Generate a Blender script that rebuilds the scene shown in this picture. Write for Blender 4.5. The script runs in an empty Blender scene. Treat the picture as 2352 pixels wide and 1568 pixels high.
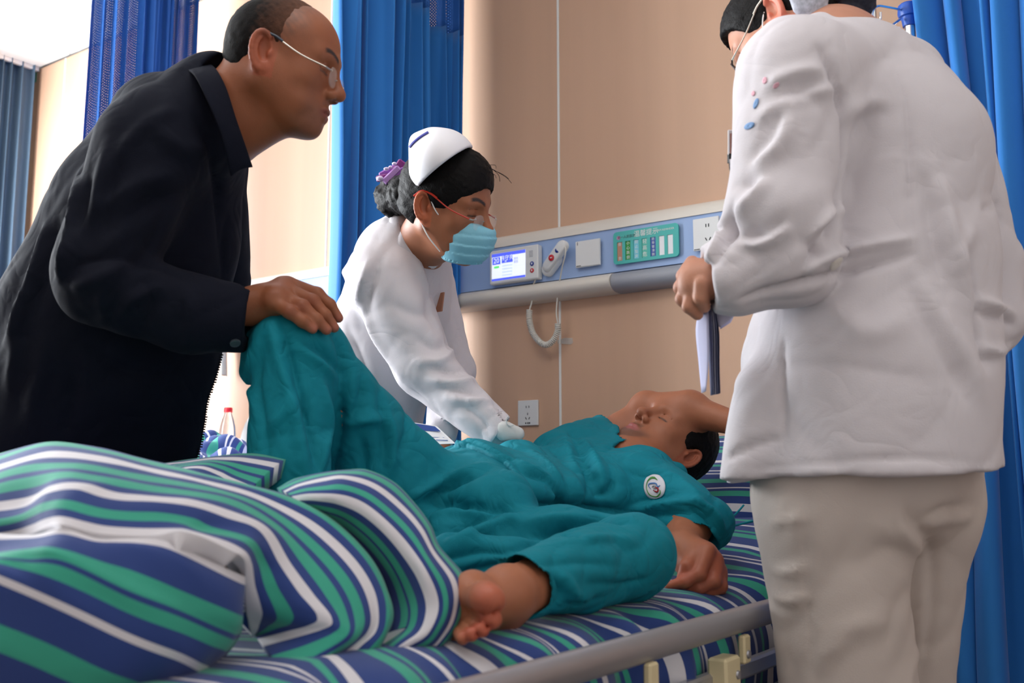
import bpy, math, random
import numpy as np
from mathutils import Vector, Matrix
from mathutils.bvhtree import BVHTree

random.seed(7)
rng = np.random.default_rng(7)
S = bpy.context.scene
COL = S.collection

# ------------------------------------------------------------------ camera
W_, H_, FPX = 2352.0, 1568.0, 2313.0
CAM = np.array([0.0, 0.0, 0.80])
YAW, PITCH = math.radians(35.1), math.radians(7.85)
FWD = np.array([-math.sin(YAW) * math.cos(PITCH), math.cos(YAW) * math.cos(PITCH), math.sin(PITCH)])
RGT = np.array([math.cos(YAW), math.sin(YAW), 0.0])
UPV = np.cross(RGT, FWD)
cd = bpy.data.cameras.new('camera')
cd.sensor_width = 36.0
cd.lens = 36.0 * FPX / W_
cd.clip_start = 0.05
cam = bpy.data.objects.new('camera', cd)
COL.objects.link(cam)
cam.location = CAM
cam.rotation_euler = (math.pi / 2 + PITCH, 0, YAW)
cd.dof.use_dof = True
cd.dof.focus_distance = 2.25
cd.dof.aperture_fstop = 5.0
S.camera = cam

# ------------------------------------------------------------------ world, light, exposure
S.view_settings.view_transform = 'Standard'
S.view_settings.look = 'None'
S.view_settings.gamma = 1.0
S.view_settings.use_curve_mapping = False
S.view_settings.exposure = 0.13
S.cycles.use_denoising = True
S.cycles.max_bounces = 8
wd = bpy.data.worlds.new('world')
S.world = wd
wd.use_nodes = True
bg = wd.node_tree.nodes['Background']
bg.inputs[0].default_value = (0.92, 0.96, 1.0, 1)
bg.inputs[1].default_value = 0.18

def area(name, loc, target, sx, sy, power, color=(1, 1, 1)):
    l = bpy.data.lights.new(name, 'AREA')
    l.shape = 'RECTANGLE'; l.size = sx; l.size_y = sy; l.energy = power; l.color = color
    o = bpy.data.objects.new(name, l); COL.objects.link(o)
    o.location = loc
    o.rotation_euler = (Vector(target) - Vector(loc)).to_track_quat('-Z', 'Y').to_euler()
    return o
# added panel brightening the wall near the corner, then window, then added overhead fill
area('added_corner_fill', (-4.62, 1.75, 1.45), (-3.3, 2.75, 1.35), 0.7, 1.2, 30, (0.97, 0.98, 1.0))
# daylight entering through the window in the left wall
area('window_daylight', (-4.62, 0.90, 1.75), (-1.2, 2.2, 1.25), 3.0, 1.9, 300, (0.92, 0.965, 1.0))
area('added_overhead_fill', (-1.0, 0.6, 2.80), (-1.0, 0.6, 0), 1.6, 0.8, 14, (1.0, 0.98, 0.95))  # soft fill added from above; the ceiling has no lamp fitting

# ------------------------------------------------------------------ pixel / point helpers
def P(px, py, d):
    """the point seen at pixel (px,py) at depth d along the optical axis"""
    return CAM + d * (FWD + (px - W_ / 2) / FPX * RGT + (H_ / 2 - py) / FPX * UPV)
def ray(px, py):
    v = FWD + (px - W_ / 2) / FPX * RGT + (H_ / 2 - py) / FPX * UPV
    return v / np.linalg.norm(v)
def on_plane(px, py, axis, val):
    r = ray(px, py); t = (val - CAM[axis]) / r[axis]
    return CAM + t * r
def depth(p):
    return float(np.dot(np.asarray(p) - CAM, FWD))
def pix(p):
    q = np.asarray(p) - CAM; d = q @ FWD
    return (W_ / 2 + FPX * (q @ RGT) / d, H_ / 2 - FPX * (q @ UPV) / d)
def cv(r, u, t):
    """direction from camera-space components right, up, toward the viewer"""
    v = r * RGT + u * UPV - t * FWD
    return v / np.linalg.norm(v)

# ------------------------------------------------------------------ materials
MATS = {}
def srgb(r, g, b):
    f = lambda c: c / 12.92 if c <= 0.04045 else ((c + 0.055) / 1.055) ** 2.4
    return (f(r / 255.0), f(g / 255.0), f(b / 255.0))
def mat(name, color, rough=0.6, metal=0.0, noise=None, bump=None, sheen=0.0, spec=0.5, sss=0.0, attr=None,
        trans=0.0, emit=None, alpha=1.0, stretch=None, coat=0.0, crease=None):
    """noise=(scale, amount): colour variation; bump=(scale, strength)"""
    if name in MATS: return MATS[name]
    m = bpy.data.materials.new(name); m.use_nodes = True
    nt = m.node_tree; b = nt.nodes['Principled BSDF']
    b.inputs['Base Color'].default_value = (*color, 1)
    b.inputs['Roughness'].default_value = rough
    b.inputs['Metallic'].default_value = metal
    b.inputs['Specular IOR Level'].default_value = spec
    b.inputs['Sheen Weight'].default_value = sheen
    b.inputs['Transmission Weight'].default_value = trans
    b.inputs['Alpha'].default_value = alpha
    b.inputs['Coat Weight'].default_value = coat
    if sss:
        b.inputs['Subsurface Weight'].default_value = sss
        b.inputs['Subsurface Radius'].default_value = (0.010, 0.004, 0.002)
        b.inputs['Subsurface Scale'].default_value = 0.30
    if emit:
        b.inputs['Emission Color'].default_value = (*emit[0], 1); b.inputs['Emission Strength'].default_value = emit[1]
    tc = None
    def coords():
        nonlocal tc
        if tc is None:
            t = nt.nodes.new('ShaderNodeTexCoord'); mp = nt.nodes.new('ShaderNodeMapping')
            nt.links.new(t.outputs['Object'], mp.inputs[0])
            if stretch: mp.inputs['Scale'].default_value = stretch
            tc = mp
        return tc.outputs[0]
    src = None
    if attr:
        a = nt.nodes.new('ShaderNodeAttribute'); a.attribute_name = attr
        src = a.outputs['Color']
    if noise:
        n = nt.nodes.new('ShaderNodeTexNoise'); n.inputs['Scale'].default_value = noise[0]; n.inputs['Detail'].default_value = 4
        nt.links.new(coords(), n.inputs['Vector'])
        mr = nt.nodes.new('ShaderNodeMapRange')
        mr.inputs[1].default_value = 0.3; mr.inputs[2].default_value = 0.7
        mr.inputs[3].default_value = 1 - noise[1]; mr.inputs[4].default_value = 1 + noise[1]
        nt.links.new(n.outputs[0], mr.inputs[0])
        mx = nt.nodes.new('ShaderNodeMix'); mx.data_type = 'RGBA'; mx.blend_type = 'MULTIPLY'; mx.inputs[0].default_value = 1
        if src: nt.links.new(src, mx.inputs[6])
        else: mx.inputs[6].default_value = (*color, 1)
        nt.links.new(mr.outputs[0], mx.inputs[7]); src = mx.outputs[2]
    if src: nt.links.new(src, b.inputs['Base Color'])
    if bump:
        n = nt.nodes.new('ShaderNodeTexNoise'); n.inputs['Scale'].default_value = bump[0]; n.inputs['Detail'].default_value = 3
        nt.links.new(coords(), n.inputs['Vector'])
        bp = nt.nodes.new('ShaderNodeBump'); bp.inputs['Strength'].default_value = bump[1]; bp.inputs['Distance'].default_value = 0.002
        nt.links.new(n.outputs[0], bp.inputs['Height']); nt.links.new(bp.outputs[0], b.inputs['Normal'])
        if crease:
            # soft crumple of worn cloth: crease = (scale, depth in metres)
            n2 = nt.nodes.new('ShaderNodeTexNoise'); n2.inputs['Scale'].default_value = crease[0]; n2.inputs['Detail'].default_value = 2
            n2.inputs['Distortion'].default_value = 1.2; n2.inputs['Roughness'].default_value = .45
            nt.links.new(coords(), n2.inputs['Vector'])
            ab = nt.nodes.new('ShaderNodeMath'); ab.operation = 'SUBTRACT'; ab.inputs[1].default_value = .5; nt.links.new(n2.outputs[0], ab.inputs[0])
            a2 = nt.nodes.new('ShaderNodeMath'); a2.operation = 'ABSOLUTE'; nt.links.new(ab.outputs[0], a2.inputs[0])
            b2 = nt.nodes.new('ShaderNodeBump'); b2.inputs['Strength'].default_value = 1.0; b2.inputs['Distance'].default_value = crease[1]
            nt.links.new(a2.outputs[0], b2.inputs['Height']); nt.links.new(b2.outputs[0], bp.inputs['Normal'])
    MATS[name] = m
    return m

NAVY, MINT, OFFW = srgb(46, 66, 124), srgb(58, 156, 132), srgb(212, 208, 212)
def stripe_mat(name, stops, axis='v', period=None, wob=0.0):
    """woven stripes: a constant colour ramp along the cloth's own UV; stops = [(pos, colour), ...]"""
    if name in MATS: return MATS[name]
    m = bpy.data.materials.new(name); m.use_nodes = True
    nt = m.node_tree; b = nt.nodes['Principled BSDF']
    b.inputs['Roughness'].default_value = 0.85; b.inputs['Sheen Weight'].default_value = 0.15
    b.inputs['Specular IOR Level'].default_value = 0.2
    uv = nt.nodes.new('ShaderNodeUVMap'); uv.uv_map = 'UVMap'
    sp = nt.nodes.new('ShaderNodeSeparateXYZ'); nt.links.new(uv.outputs[0], sp.inputs[0])
    val = sp.outputs[1 if axis == 'v' else 0]
    if period:
        mt = nt.nodes.new('ShaderNodeMath'); mt.operation = 'MULTIPLY'; mt.inputs[1].default_value = 1.0 / period
        nt.links.new(val, mt.inputs[0])
        fr = nt.nodes.new('ShaderNodeMath'); fr.operation = 'FRACT'; nt.links.new(mt.outputs[0], fr.inputs[0]); val = fr.outputs[0]
    cr = nt.nodes.new('ShaderNodeValToRGB'); cr.color_ramp.interpolation = 'CONSTANT'
    el = cr.color_ramp.elements
    el[0].position = 0; el[0].color = (*stops[0][1], 1)
    el.remove(el[1])
    for p_, c_ in stops[1:]:
        e = el.new(p_); e.color = (*c_, 1)
    nt.links.new(val, cr.inputs[0]); nt.links.new(cr.outputs[0], b.inputs['Base Color'])
    t = nt.nodes.new('ShaderNodeTexCoord')
    n = nt.nodes.new('ShaderNodeTexNoise'); n.inputs['Scale'].default_value = 900
    nt.links.new(t.outputs['Object'], n.inputs['Vector'])
    bp = nt.nodes.new('ShaderNodeBump'); bp.inputs['Strength'].default_value = 0.25; bp.inputs['Distance'].default_value = 0.001
    nt.links.new(n.outputs[0], bp.inputs['Height']); nt.links.new(bp.outputs[0], b.inputs['Normal'])
    MATS[name] = m
    return m
N_, M_, O_ = NAVY, MINT, OFFW
SHEET_STOPS = [(0, N_), (.06, M_), (.11, N_), (.135, M_), (.16, N_), (.23, O_), (.25, N_), (.31, M_), (.345, N_), (.40, O_),
               (.445, N_), (.50, M_), (.55, N_), (.575, O_), (.59, N_), (.65, M_), (.70, N_), (.76, O_), (.775, N_), (.80, O_), (.815, N_),
               (.87, M_), (.90, N_), (.93, O_), (.965, N_)]

# ------------------------------------------------------------------ object helpers
def tag(o, label=None, cat=None, group=None, kind=None):
    if label: o['label'] = label
    if cat: o['category'] = cat
    if group: o['group'] = group
    if kind: o['kind'] = kind
    return o
def empty(name, loc, label=None, cat=None, group=None, kind=None):
    o = bpy.data.objects.new(name, None); COL.objects.link(o)
    o.location = loc; o.empty_display_size = 0.05
    return tag(o, label, cat, group, kind)
def world_of(o):
    M = Matrix.Translation(o.location)
    return M if o.parent is None else world_of(o.parent) @ o.matrix_parent_inverse @ M
def link(o, parent=None):
    COL.objects.link(o)
    if parent is not None:
        o.parent = parent
        o.matrix_parent_inverse = world_of(parent).inverted()
    return o
def mk(name, V, Fc, m, parent=None, smooth=True, uv=None, color=None, mats=None, midx=None):
    """mesh object from arrays; Fc is an (n,4)/(n,3) array or a list of tuples; coordinates are world ones"""
    me = bpy.data.meshes.new(name)
    V = np.asarray(V, dtype=np.float32)
    if isinstance(Fc, np.ndarray):
        n, k = Fc.shape
        me.vertices.add(len(V)); me.vertices.foreach_set('co', V.ravel())
        me.loops.add(n * k); me.loops.foreach_set('vertex_index', Fc.ravel().astype(np.int32))
        me.polygons.add(n)
        me.polygons.foreach_set('loop_start', np.arange(0, n * k, k, dtype=np.int32))
        me.update(calc_edges=True)
    else:
        me.from_pydata(V.tolist(), [], [list(map(int, f)) for f in Fc])
    me.validate()
    if smooth: me.polygons.foreach_set('use_smooth', np.ones(len(me.polygons), dtype=bool))
    if uv is not None:
        ul = me.uv_layers.new(name='UVMap')
        li = np.empty(len(me.loops), dtype=np.int32); me.loops.foreach_get('vertex_index', li)
        ul.data.foreach_set('uv', np.asarray(uv, dtype=np.float32)[li].ravel())
    if color is not None:
        ca = me.color_attributes.new('tint', 'FLOAT_COLOR', 'POINT')
        ca.data.foreach_set('color', np.hstack([color, np.ones((len(color), 1))]).astype(np.float32).ravel())
    for mm in (mats or [m]): me.materials.append(mm)
    if midx is not None: me.polygons.foreach_set('material_index', np.asarray(midx, dtype=np.int32))
    o = bpy.data.objects.new(name, me)
    return link(o, parent)

class MB:
    """collects simple solids into ONE mesh"""
    def __init__(s): s.v = []; s.f = []
    def add(s, V, Fs):
        b = len(s.v); s.v += [tuple(map(float, v)) for v in V]; s.f += [tuple(int(i) + b for i in f) for f in Fs]; return s
    def box(s, c, h, R=None, bev=0.0):
        c = np.asarray(c, float); h = np.asarray(h, float); R = np.eye(3) if R is None else R
        if bev <= 0:
            V = [(x, y, z) for x in (-1, 1) for y in (-1, 1) for z in (-1, 1)]
            V = (np.array(V) * h) @ R.T + c
            return s.add(V, [(0, 1, 3, 2), (4, 6, 7, 5), (0, 4, 5, 1), (2, 3, 7, 6), (0, 2, 6, 4), (1, 5, 7, 3)])
        bm_pts = []; bev = min(bev, min(h) * .95)
        V = []; idx = {}
        for sx in (-1, 1):
            for sy in (-1, 1):
                for sz in (-1, 1):
                    for a in range(3):
                        q = np.array([sx, sy, sz]) * h
                        for j in range(3):
                            if j != a: q[j] -= (sx, sy, sz)[j] * bev
                        idx[(sx, sy, sz, a)] = len(V); V.append(q)
        Fs = []
        g = lambda sx, sy, sz, a: idx[(sx, sy, sz, a)]
        for sg in (-1, 1):
            Fs.append([g(sg, -1, -1, 0), g(sg, 1, -1, 0), g(sg, 1, 1, 0), g(sg, -1, 1, 0)][::sg])
            Fs.append([g(-1, sg, -1, 1), g(-1, sg, 1, 1), g(1, sg, 1, 1), g(1, sg, -1, 1)][::sg])
            Fs.append([g(-1, -1, sg, 2), g(1, -1, sg, 2), g(1, 1, sg, 2), g(-1, 1, sg, 2)][::sg])
        for a in (-1, 1):
            for b_ in (-1, 1):
                Fs.append((g(a, b_, -1, 0), g(a, b_, 1, 0), g(a, b_, 1, 1), g(a, b_, -1, 1)))
                Fs.append((g(a, -1, b_, 0), g(a, 1, b_, 0), g(a, 1, b_, 2), g(a, -1, b_, 2)))
                Fs.append((g(-1, a, b_, 1), g(1, a, b_, 1), g(1, a, b_, 2), g(-1, a, b_, 2)))
        for sx in (-1, 1):
            for sy in (-1, 1):
                for sz in (-1, 1):
                    Fs.append((g(sx, sy, sz, 0), g(sx, sy, sz, 1), g(sx, sy, sz, 2)))
        return s.add(np.array(V) @ R.T + c, Fs)
    def tube(s, pts, r, n=10, caps=True):
        pts = np.asarray(pts, float); rr = np.full(len(pts), r) if np.isscalar(r) else np.asarray(r, float)
        T = np.gradient(pts, axis=0); T /= np.linalg.norm(T, axis=1)[:, None] + 1e-12
        u = np.cross(T[0], [0.31, 0.17, 0.93]); u /= np.linalg.norm(u)
        V = []
        for i, p in enumerate(pts):
            u = u - T[i] * np.dot(u, T[i]); u /= np.linalg.norm(u); w = np.cross(T[i], u)
            for k in range(n):
                a = 2 * math.pi * k / n; V.append(p + rr[i] * (math.cos(a) * u + math.sin(a) * w))
        Fs = [(i * n + k, i * n + (k + 1) % n, (i + 1) * n + (k + 1) % n, (i + 1) * n + k) for i in range(len(pts) - 1) for k in range(n)]
        if caps: Fs += [tuple(range(n))[::-1], tuple((len(pts) - 1) * n + k for k in range(n))]
        return s.add(V, Fs)
    def lathe(s, prof, c, axis=(0, 0, 1), n=24):
        """prof = [(radius, height), ...] around axis through c"""
        ax = np.asarray(axis, float); ax /= np.linalg.norm(ax)
        u = np.cross(ax, [0.9, 0.3, 0.1] if abs(ax[0]) < .9 else [0, 1, 0]); u /= np.linalg.norm(u); w = np.cross(ax, u)
        V = []
        for r, h in prof:
            for k in range(n):
                a = 2 * math.pi * k / n
                V.append(np.asarray(c) + ax * h + max(r, 1e-5) * (math.cos(a) * u + math.sin(a) * w))
        Fs = [(i * n + k, i * n + (k + 1) % n, (i + 1) * n + (k + 1) % n, (i + 1) * n + k) for i in range(len(prof) - 1) for k in range(n)]
        Fs += [tuple(range(n))[::-1], tuple((len(prof) - 1) * n + k for k in range(n))]
        return s.add(V, Fs)
    def prism(s, poly, o, ux, uy, n, th):
        """flat outline poly [(a,b)] at o spanned by ux, uy, thickness th along n"""
        o, ux, uy, n = (np.asarray(q, float) for q in (o, ux, uy, n)); k = len(poly)
        V = [o + a * ux + b * uy for a, b in poly] + [o + a * ux + b * uy + th * n for a, b in poly]
        return s.add(V, [tuple(range(k))[::-1], tuple(range(k, 2 * k))] + [(i, (i + 1) % k, k + (i + 1) % k, k + i) for i in range(k)])
    def build(s, name, m, parent=None, smooth=False):
        o = mk(name, s.v, s.f, m, parent, smooth)
        if smooth:
            try: o.data.set_sharp_from_angle(angle=math.radians(40))
            except Exception: pass
        return o

def catmull(pts, n):
    pts = np.asarray(pts, float)
    if len(pts) == 2:
        t = np.linspace(0, 1, n)[:, None]; return pts[0] * (1 - t) + pts[1] * t
    ext = np.vstack([2 * pts[0] - pts[1], pts, 2 * pts[-1] - pts[-2]])
    L = np.concatenate([[0], np.cumsum(np.linalg.norm(np.diff(pts, axis=0), axis=1))])
    t = np.linspace(0, L[-1], n); out = np.empty((n, pts.shape[1]))
    seg = np.clip(np.searchsorted(L, t, side='right') - 1, 0, len(pts) - 2)
    for i, (tt, sgi) in enumerate(zip(t, seg)):
        u = (tt - L[sgi]) / max(L[sgi + 1] - L[sgi], 1e-9)
        p0, p1, p2, p3 = ext[sgi], ext[sgi + 1], ext[sgi + 2], ext[sgi + 3]
        out[i] = .5 * (2 * p1 + (p2 - p0) * u + (2 * p0 - 5 * p1 + 4 * p2 - p3) * u * u + (3 * p1 - p0 - 3 * p2 + p3) * u ** 3)
    return out
def grid_faces(nu, nv, wrap=False):
    i = np.arange(nu - 1)[:, None]; j = np.arange(nv if wrap else nv - 1)[None, :]
    a = i * nv + j; b = i * nv + (j + 1) % nv; c = (i + 1) * nv + (j + 1) % nv; d = (i + 1) * nv + j
    return np.stack([a, b, c, d], -1).reshape(-1, 4)
def rect(a, b, c, d):
    return [(a, c), (b, c), (b, d), (a, d)]
def rrect(w, h, r, n=5):
    o = []
    for cx, cy, a0 in ((w - r, h - r, 0), (-w + r, h - r, 90), (-w + r, -h + r, 180), (w - r, -h + r, 270)):
        for k in range(n + 1):
            a = math.radians(a0 + 90 * k / n); o.append((cx + r * math.cos(a), cy + r * math.sin(a)))
    return o
def vnoise(p, sc, seed=0):
    """cheap smooth pseudo noise (sum of sines)"""
    q = p * sc
    r_ = np.random.default_rng(seed); out = 0
    for i in range(5):
        k = r_.normal(size=3); k /= np.linalg.norm(k); ph = r_.uniform(0, 6.28); fr = 0.7 + 0.25 * i
        out = out + np.sin((q @ k) * fr * 6.28 + ph + 1.3 * np.sin(q @ np.roll(k, 1) * 4 + ph))
    return out / 5

# ------------------------------------------------------------------ flat print and lettering
def text(name, body, size, o, ux, uy, m, parent, align='CENTER', off=0.0006, extr=0.0):
    cu = bpy.data.curves.new(name, 'FONT'); cu.body = body; cu.size = size; cu.align_x = align; cu.align_y = 'CENTER'
    cu.extrude = extr; cu.resolution_u = 2
    t = bpy.data.objects.new(name, cu); COL.objects.link(t)
    bpy.context.view_layer.update()
    me = bpy.data.meshes.new_from_object(t.evaluated_get(bpy.context.evaluated_depsgraph_get()))
    bpy.data.objects.remove(t); bpy.data.curves.remove(cu)
    ux = np.asarray(ux, float); uy = np.asarray(uy, float); n = np.cross(ux, uy)
    for v in me.vertices:
        v.co = Vector(np.asarray(o) + v.co[0] * ux + v.co[1] * uy + (off + v.co[2]) * n)
    me.materials.clear(); me.materials.append(m); me.name = name
    return link(bpy.data.objects.new(name, me), parent)
# ------------------------------------------------------------------ signed distance sculpting -> one continuous mesh
f32 = np.float32
class Op:
    __slots__ = ('f', 'k', 'mode')
    def __init__(s, f, k, mode): s.f, s.k, s.mode = f, k, mode
def rc(a, b, ra, rb, k=0.02, mode='add', n=None, s=1.0):
    """round cone a->b; with n,s the section is squashed by s along n"""
    a = np.asarray(a, f32); b = np.asarray(b, f32); ba = b - a
    if n is not None:
        n = np.asarray(n, f32); n = n / np.linalg.norm(n)
        ba = ba + n * (np.dot(ba, n) * (1 / s - 1))
    bb = max(float(ba @ ba), 1e-10)
    def f(p):
        q = p - a
        if n is not None: q = q + (q @ n)[:, None] * (n * f32(1 / s - 1))
        t = np.clip((q @ ba) / bb, 0, 1)
        q = q - t[:, None] * ba
        d = np.sqrt(np.einsum('ij,ij->i', q, q)) - (ra + (rb - ra) * t)
        return d * min(s, 1.0) if n is not None else d
    return Op(f, k, mode)
def ell(c, r, R=None, k=0.02, mode='add'):
    c = np.asarray(c, f32); r = np.asarray(r, f32); R = np.eye(3, dtype=f32) if R is None else np.asarray(R, f32)
    def f(p):
        q = ((p - c) @ R) / r
        k0 = np.sqrt(np.einsum('ij,ij->i', q, q)); q = q / r
        k1 = np.sqrt(np.einsum('ij,ij->i', q, q)) + 1e-9
        return np.maximum(k0 * (k0 - 1) / k1, -r.min()) if True else 0
    return Op(f, k, mode)
def rbox(c, h, R=None, rd=0.01, k=0.01, mode='add'):
    c = np.asarray(c, f32); h = np.asarray(h, f32) - rd; R = np.eye(3, dtype=f32) if R is None else np.asarray(R, f32)
    def f(p):
        q = np.abs((p - c) @ R) - h
        o = np.maximum(q, 0)
        return np.sqrt(np.einsum('ij,ij->i', o, o)) + np.minimum(q.max(1), 0) - rd
    return Op(f, k, mode)
def plane(c, n, k=0.004, mode='cut'):
    """keeps the side the normal points away from"""
    c = np.asarray(c, f32); n = np.asarray(n, f32); n = n / np.linalg.norm(n)
    return Op(lambda p: (p - c) @ n, k, mode)
def chain(pts, rs, k=0.02, n=None, s=1.0):
    return [rc(pts[i], pts[i + 1], rs[i], rs[i + 1], k, 'add', n, s) for i in range(len(pts) - 1)]
def smin(a, b, k):
    h = np.maximum(k - np.abs(a - b), 0) / k
    return np.minimum(a, b) - h * h * k * f32(.25)
def smax(a, b, k): return -smin(-a, -b, k)
def combine(F, d, op):
    k = max(op.k, 1e-5)
    if op.mode == 'add': return smin(F, d, k)
    if op.mode == 'sub': return smax(F, -d, k)
    return smax(F, d, k)

def axis_pts(lo, hi, h, fine=()):
    """coordinates from lo to hi at step h, finer inside the intervals fine=[(a,b,step)]"""
    out = [lo]; x = lo
    while x < hi:
        st = h
        for a, b, s_ in fine:
            if a - s_ <= x <= b: st = min(st, s_)
            elif x < a: st = min(st, max(s_, (a - x) * .35 + s_ * .5))
        x += st; out.append(x)
    return np.array(out, f32)

def sdf_mesh(ops, lo, hi, h, fine=(), disp=None, margin=0.012):
    """fine = [(lo3, hi3, step)] boxes that get a finer grid"""
    ax = [axis_pts(lo[i], hi[i], h, [(q[0][i], q[1][i], q[2]) for q in fine]) for i in range(3)]
    B = 8
    for i in range(3):
        a = ax[i]; n = len(a) - 1; ext = (-n) % B
        if ext: ax[i] = np.concatenate([a, a[-1] + (a[-1] - a[-2]) * np.arange(1, ext + 1, dtype=f32)]).astype(f32)
    nb = [(len(a) - 1) // B for a in ax]
    cen = [(a[:-1:B] + a[B::B]) * .5 for a in ax]; hf = [(a[B::B] - a[:-1:B]) * .5 for a in ax]
    C = np.stack(np.meshgrid(*cen, indexing='ij'), -1).reshape(-1, 3).astype(f32)
    HD = np.sqrt(sum(q ** 2 for q in np.meshgrid(*hf, indexing='ij'))).reshape(-1).astype(f32)
    D = [op.f(C) for op in ops]
    Fc = np.full(len(C), 9., f32); Dm = np.full(len(C), 9., f32)
    for op, d in zip(ops, D):
        Fc = combine(Fc, d, op)
        if op.mode == 'add': Dm = np.minimum(Dm, d)
    act = np.nonzero(np.abs(Fc) < HD * 1.5 + margin)[0]
    N = [len(a) for a in ax]
    field = np.repeat(np.repeat(np.repeat(Fc.reshape(nb), B, 0), B, 1), B, 2)
    field = np.pad(field, ((0, 1), (0, 1), (0, 1)), mode='edge').astype(f32)
    bi = np.stack(np.unravel_index(act, nb), -1)
    o9 = np.arange(B + 1)
    for s0 in range(0, len(act), 2500):
        ia = act[s0:s0 + 2500]; b3 = bi[s0:s0 + 2500]
        X = ax[0][b3[:, 0, None] * B + o9]; Y = ax[1][b3[:, 1, None] * B + o9]; Z = ax[2][b3[:, 2, None] * B + o9]
        m = len(ia)
        Pp = np.empty((m, 9, 9, 9, 3), f32)
        Pp[..., 0] = X[:, :, None, None]; Pp[..., 1] = Y[:, None, :, None]; Pp[..., 2] = Z[:, None, None, :]
        Pp = Pp.reshape(m, 729, 3)
        Fv = np.full((m, 729), 9., f32)
        hd = HD[ia]; dm = Dm[ia]
        for op, d in zip(ops, D):
            dd = d[ia]
            if op.mode == 'add': rel = dd < np.maximum(dm, 0) + 2.6 * hd + op.k + margin
            elif op.mode == 'sub': rel = dd < 1.5 * hd + op.k + margin
            else: rel = dd > -(1.5 * hd + op.k + margin)
            if not rel.any(): continue
            pp = Pp[rel]; fv = op.f(pp.reshape(-1, 3)).reshape(-1, 729)
            Fv[rel] = combine(Fv[rel], fv, op)
        if disp is not None: Fv = Fv + disp(Pp.reshape(-1, 3)).reshape(m, 729)
        Fv = Fv.reshape(m, 9, 9, 9)
        for j in range(m):
            x, y, z = b3[j] * B
            field[x:x + 9, y:y + 9, z:z + 9] = Fv[j]
    # surface nets
    Sg = field < 0
    c8 = [Sg[i:N[0] - 1 + i, j:N[1] - 1 + j, k:N[2] - 1 + k] for i in (0, 1) for j in (0, 1) for k in (0, 1)]
    an = c8[0].copy(); al = c8[0].copy()
    for c in c8[1:]: an |= c; al &= c
    cells = np.nonzero(an & ~al)
    ci = np.stack(cells, -1); n = len(ci)
    acc = np.zeros((n, 3), f32); cnt = np.zeros(n, f32)
    cor = [(i, j, k) for i in (0, 1) for j in (0, 1) for k in (0, 1)]
    val = {c: field[ci[:, 0] + c[0], ci[:, 1] + c[1], ci[:, 2] + c[2]] for c in cor}
    pos = lambda c: np.stack([ax[q][ci[:, q] + c[q]] for q in range(3)], -1)
    for c in cor:
        for q in range(3):
            if c[q]: continue
            e = list(c); e[q] = 1; e = tuple(e)
            a, b = val[c], val[e]; cr = (a < 0) != (b < 0)
            if not cr.any(): continue
            t = a[cr] / (a[cr] - b[cr])
            acc[cr] += pos(c)[cr] * (1 - t)[:, None] + pos(e)[cr] * t[:, None]; cnt[cr] += 1
    V = acc / np.maximum(cnt, 1)[:, None]
    idx = np.full([q - 1 for q in N], -1, np.int32); idx[cells] = np.arange(n)
    Q = []
    for q in range(3):
        sl0 = [slice(None)] * 3; sl1 = [slice(None)] * 3; sl0[q] = slice(0, -1); sl1[q] = slice(1, None)
        A = Sg[tuple(sl0)]; Bq = Sg[tuple(sl1)]
        e = np.stack(np.nonzero(A != Bq), -1)
        u, v = (q + 1) % 3, (q + 2) % 3
        ok = (e[:, u] > 0) & (e[:, v] > 0) & (e[:, u] < N[u] - 1) & (e[:, v] < N[v] - 1); e = e[ok]
        ins = A[e[:, 0], e[:, 1], e[:, 2]]
        def g(du, dv):
            w = e.copy(); w[:, u] -= du; w[:, v] -= dv
            return idx[w[:, 0], w[:, 1], w[:, 2]]
        F4 = np.stack([g(1, 1), g(0, 1), g(0, 0), g(1, 0)], -1)
        F4[~ins] = F4[~ins][:, ::-1]; Q.append(F4)
    Q = np.concatenate(Q)
    return V, Q[(Q >= 0).all(1)]

def vnormals(V, Q):
    n = np.cross(V[Q[:, 2]] - V[Q[:, 0]], V[Q[:, 3]] - V[Q[:, 1]]); out = np.zeros_like(V)
    for k in range(4):
        for c in range(3): out[:, c] += np.bincount(Q[:, k], n[:, c], len(V))
    return out / (np.linalg.norm(out, axis=1)[:, None] + 1e-12)
def smooth_mesh(V, Q, it=1, lam=0.5):
    e = np.concatenate([Q[:, [0, 1]], Q[:, [1, 2]], Q[:, [2, 3]], Q[:, [3, 0]]])
    deg = np.bincount(e[:, 0], minlength=len(V)) + np.bincount(e[:, 1], minlength=len(V))
    for _ in range(it):
        a = np.stack([np.bincount(e[:, 0], V[e[:, 1], c], len(V)) + np.bincount(e[:, 1], V[e[:, 0], c], len(V)) for c in range(3)], -1)
        V = V + lam * (a / np.maximum(deg, 1)[:, None] - V)
    return V.astype(f32)
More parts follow.
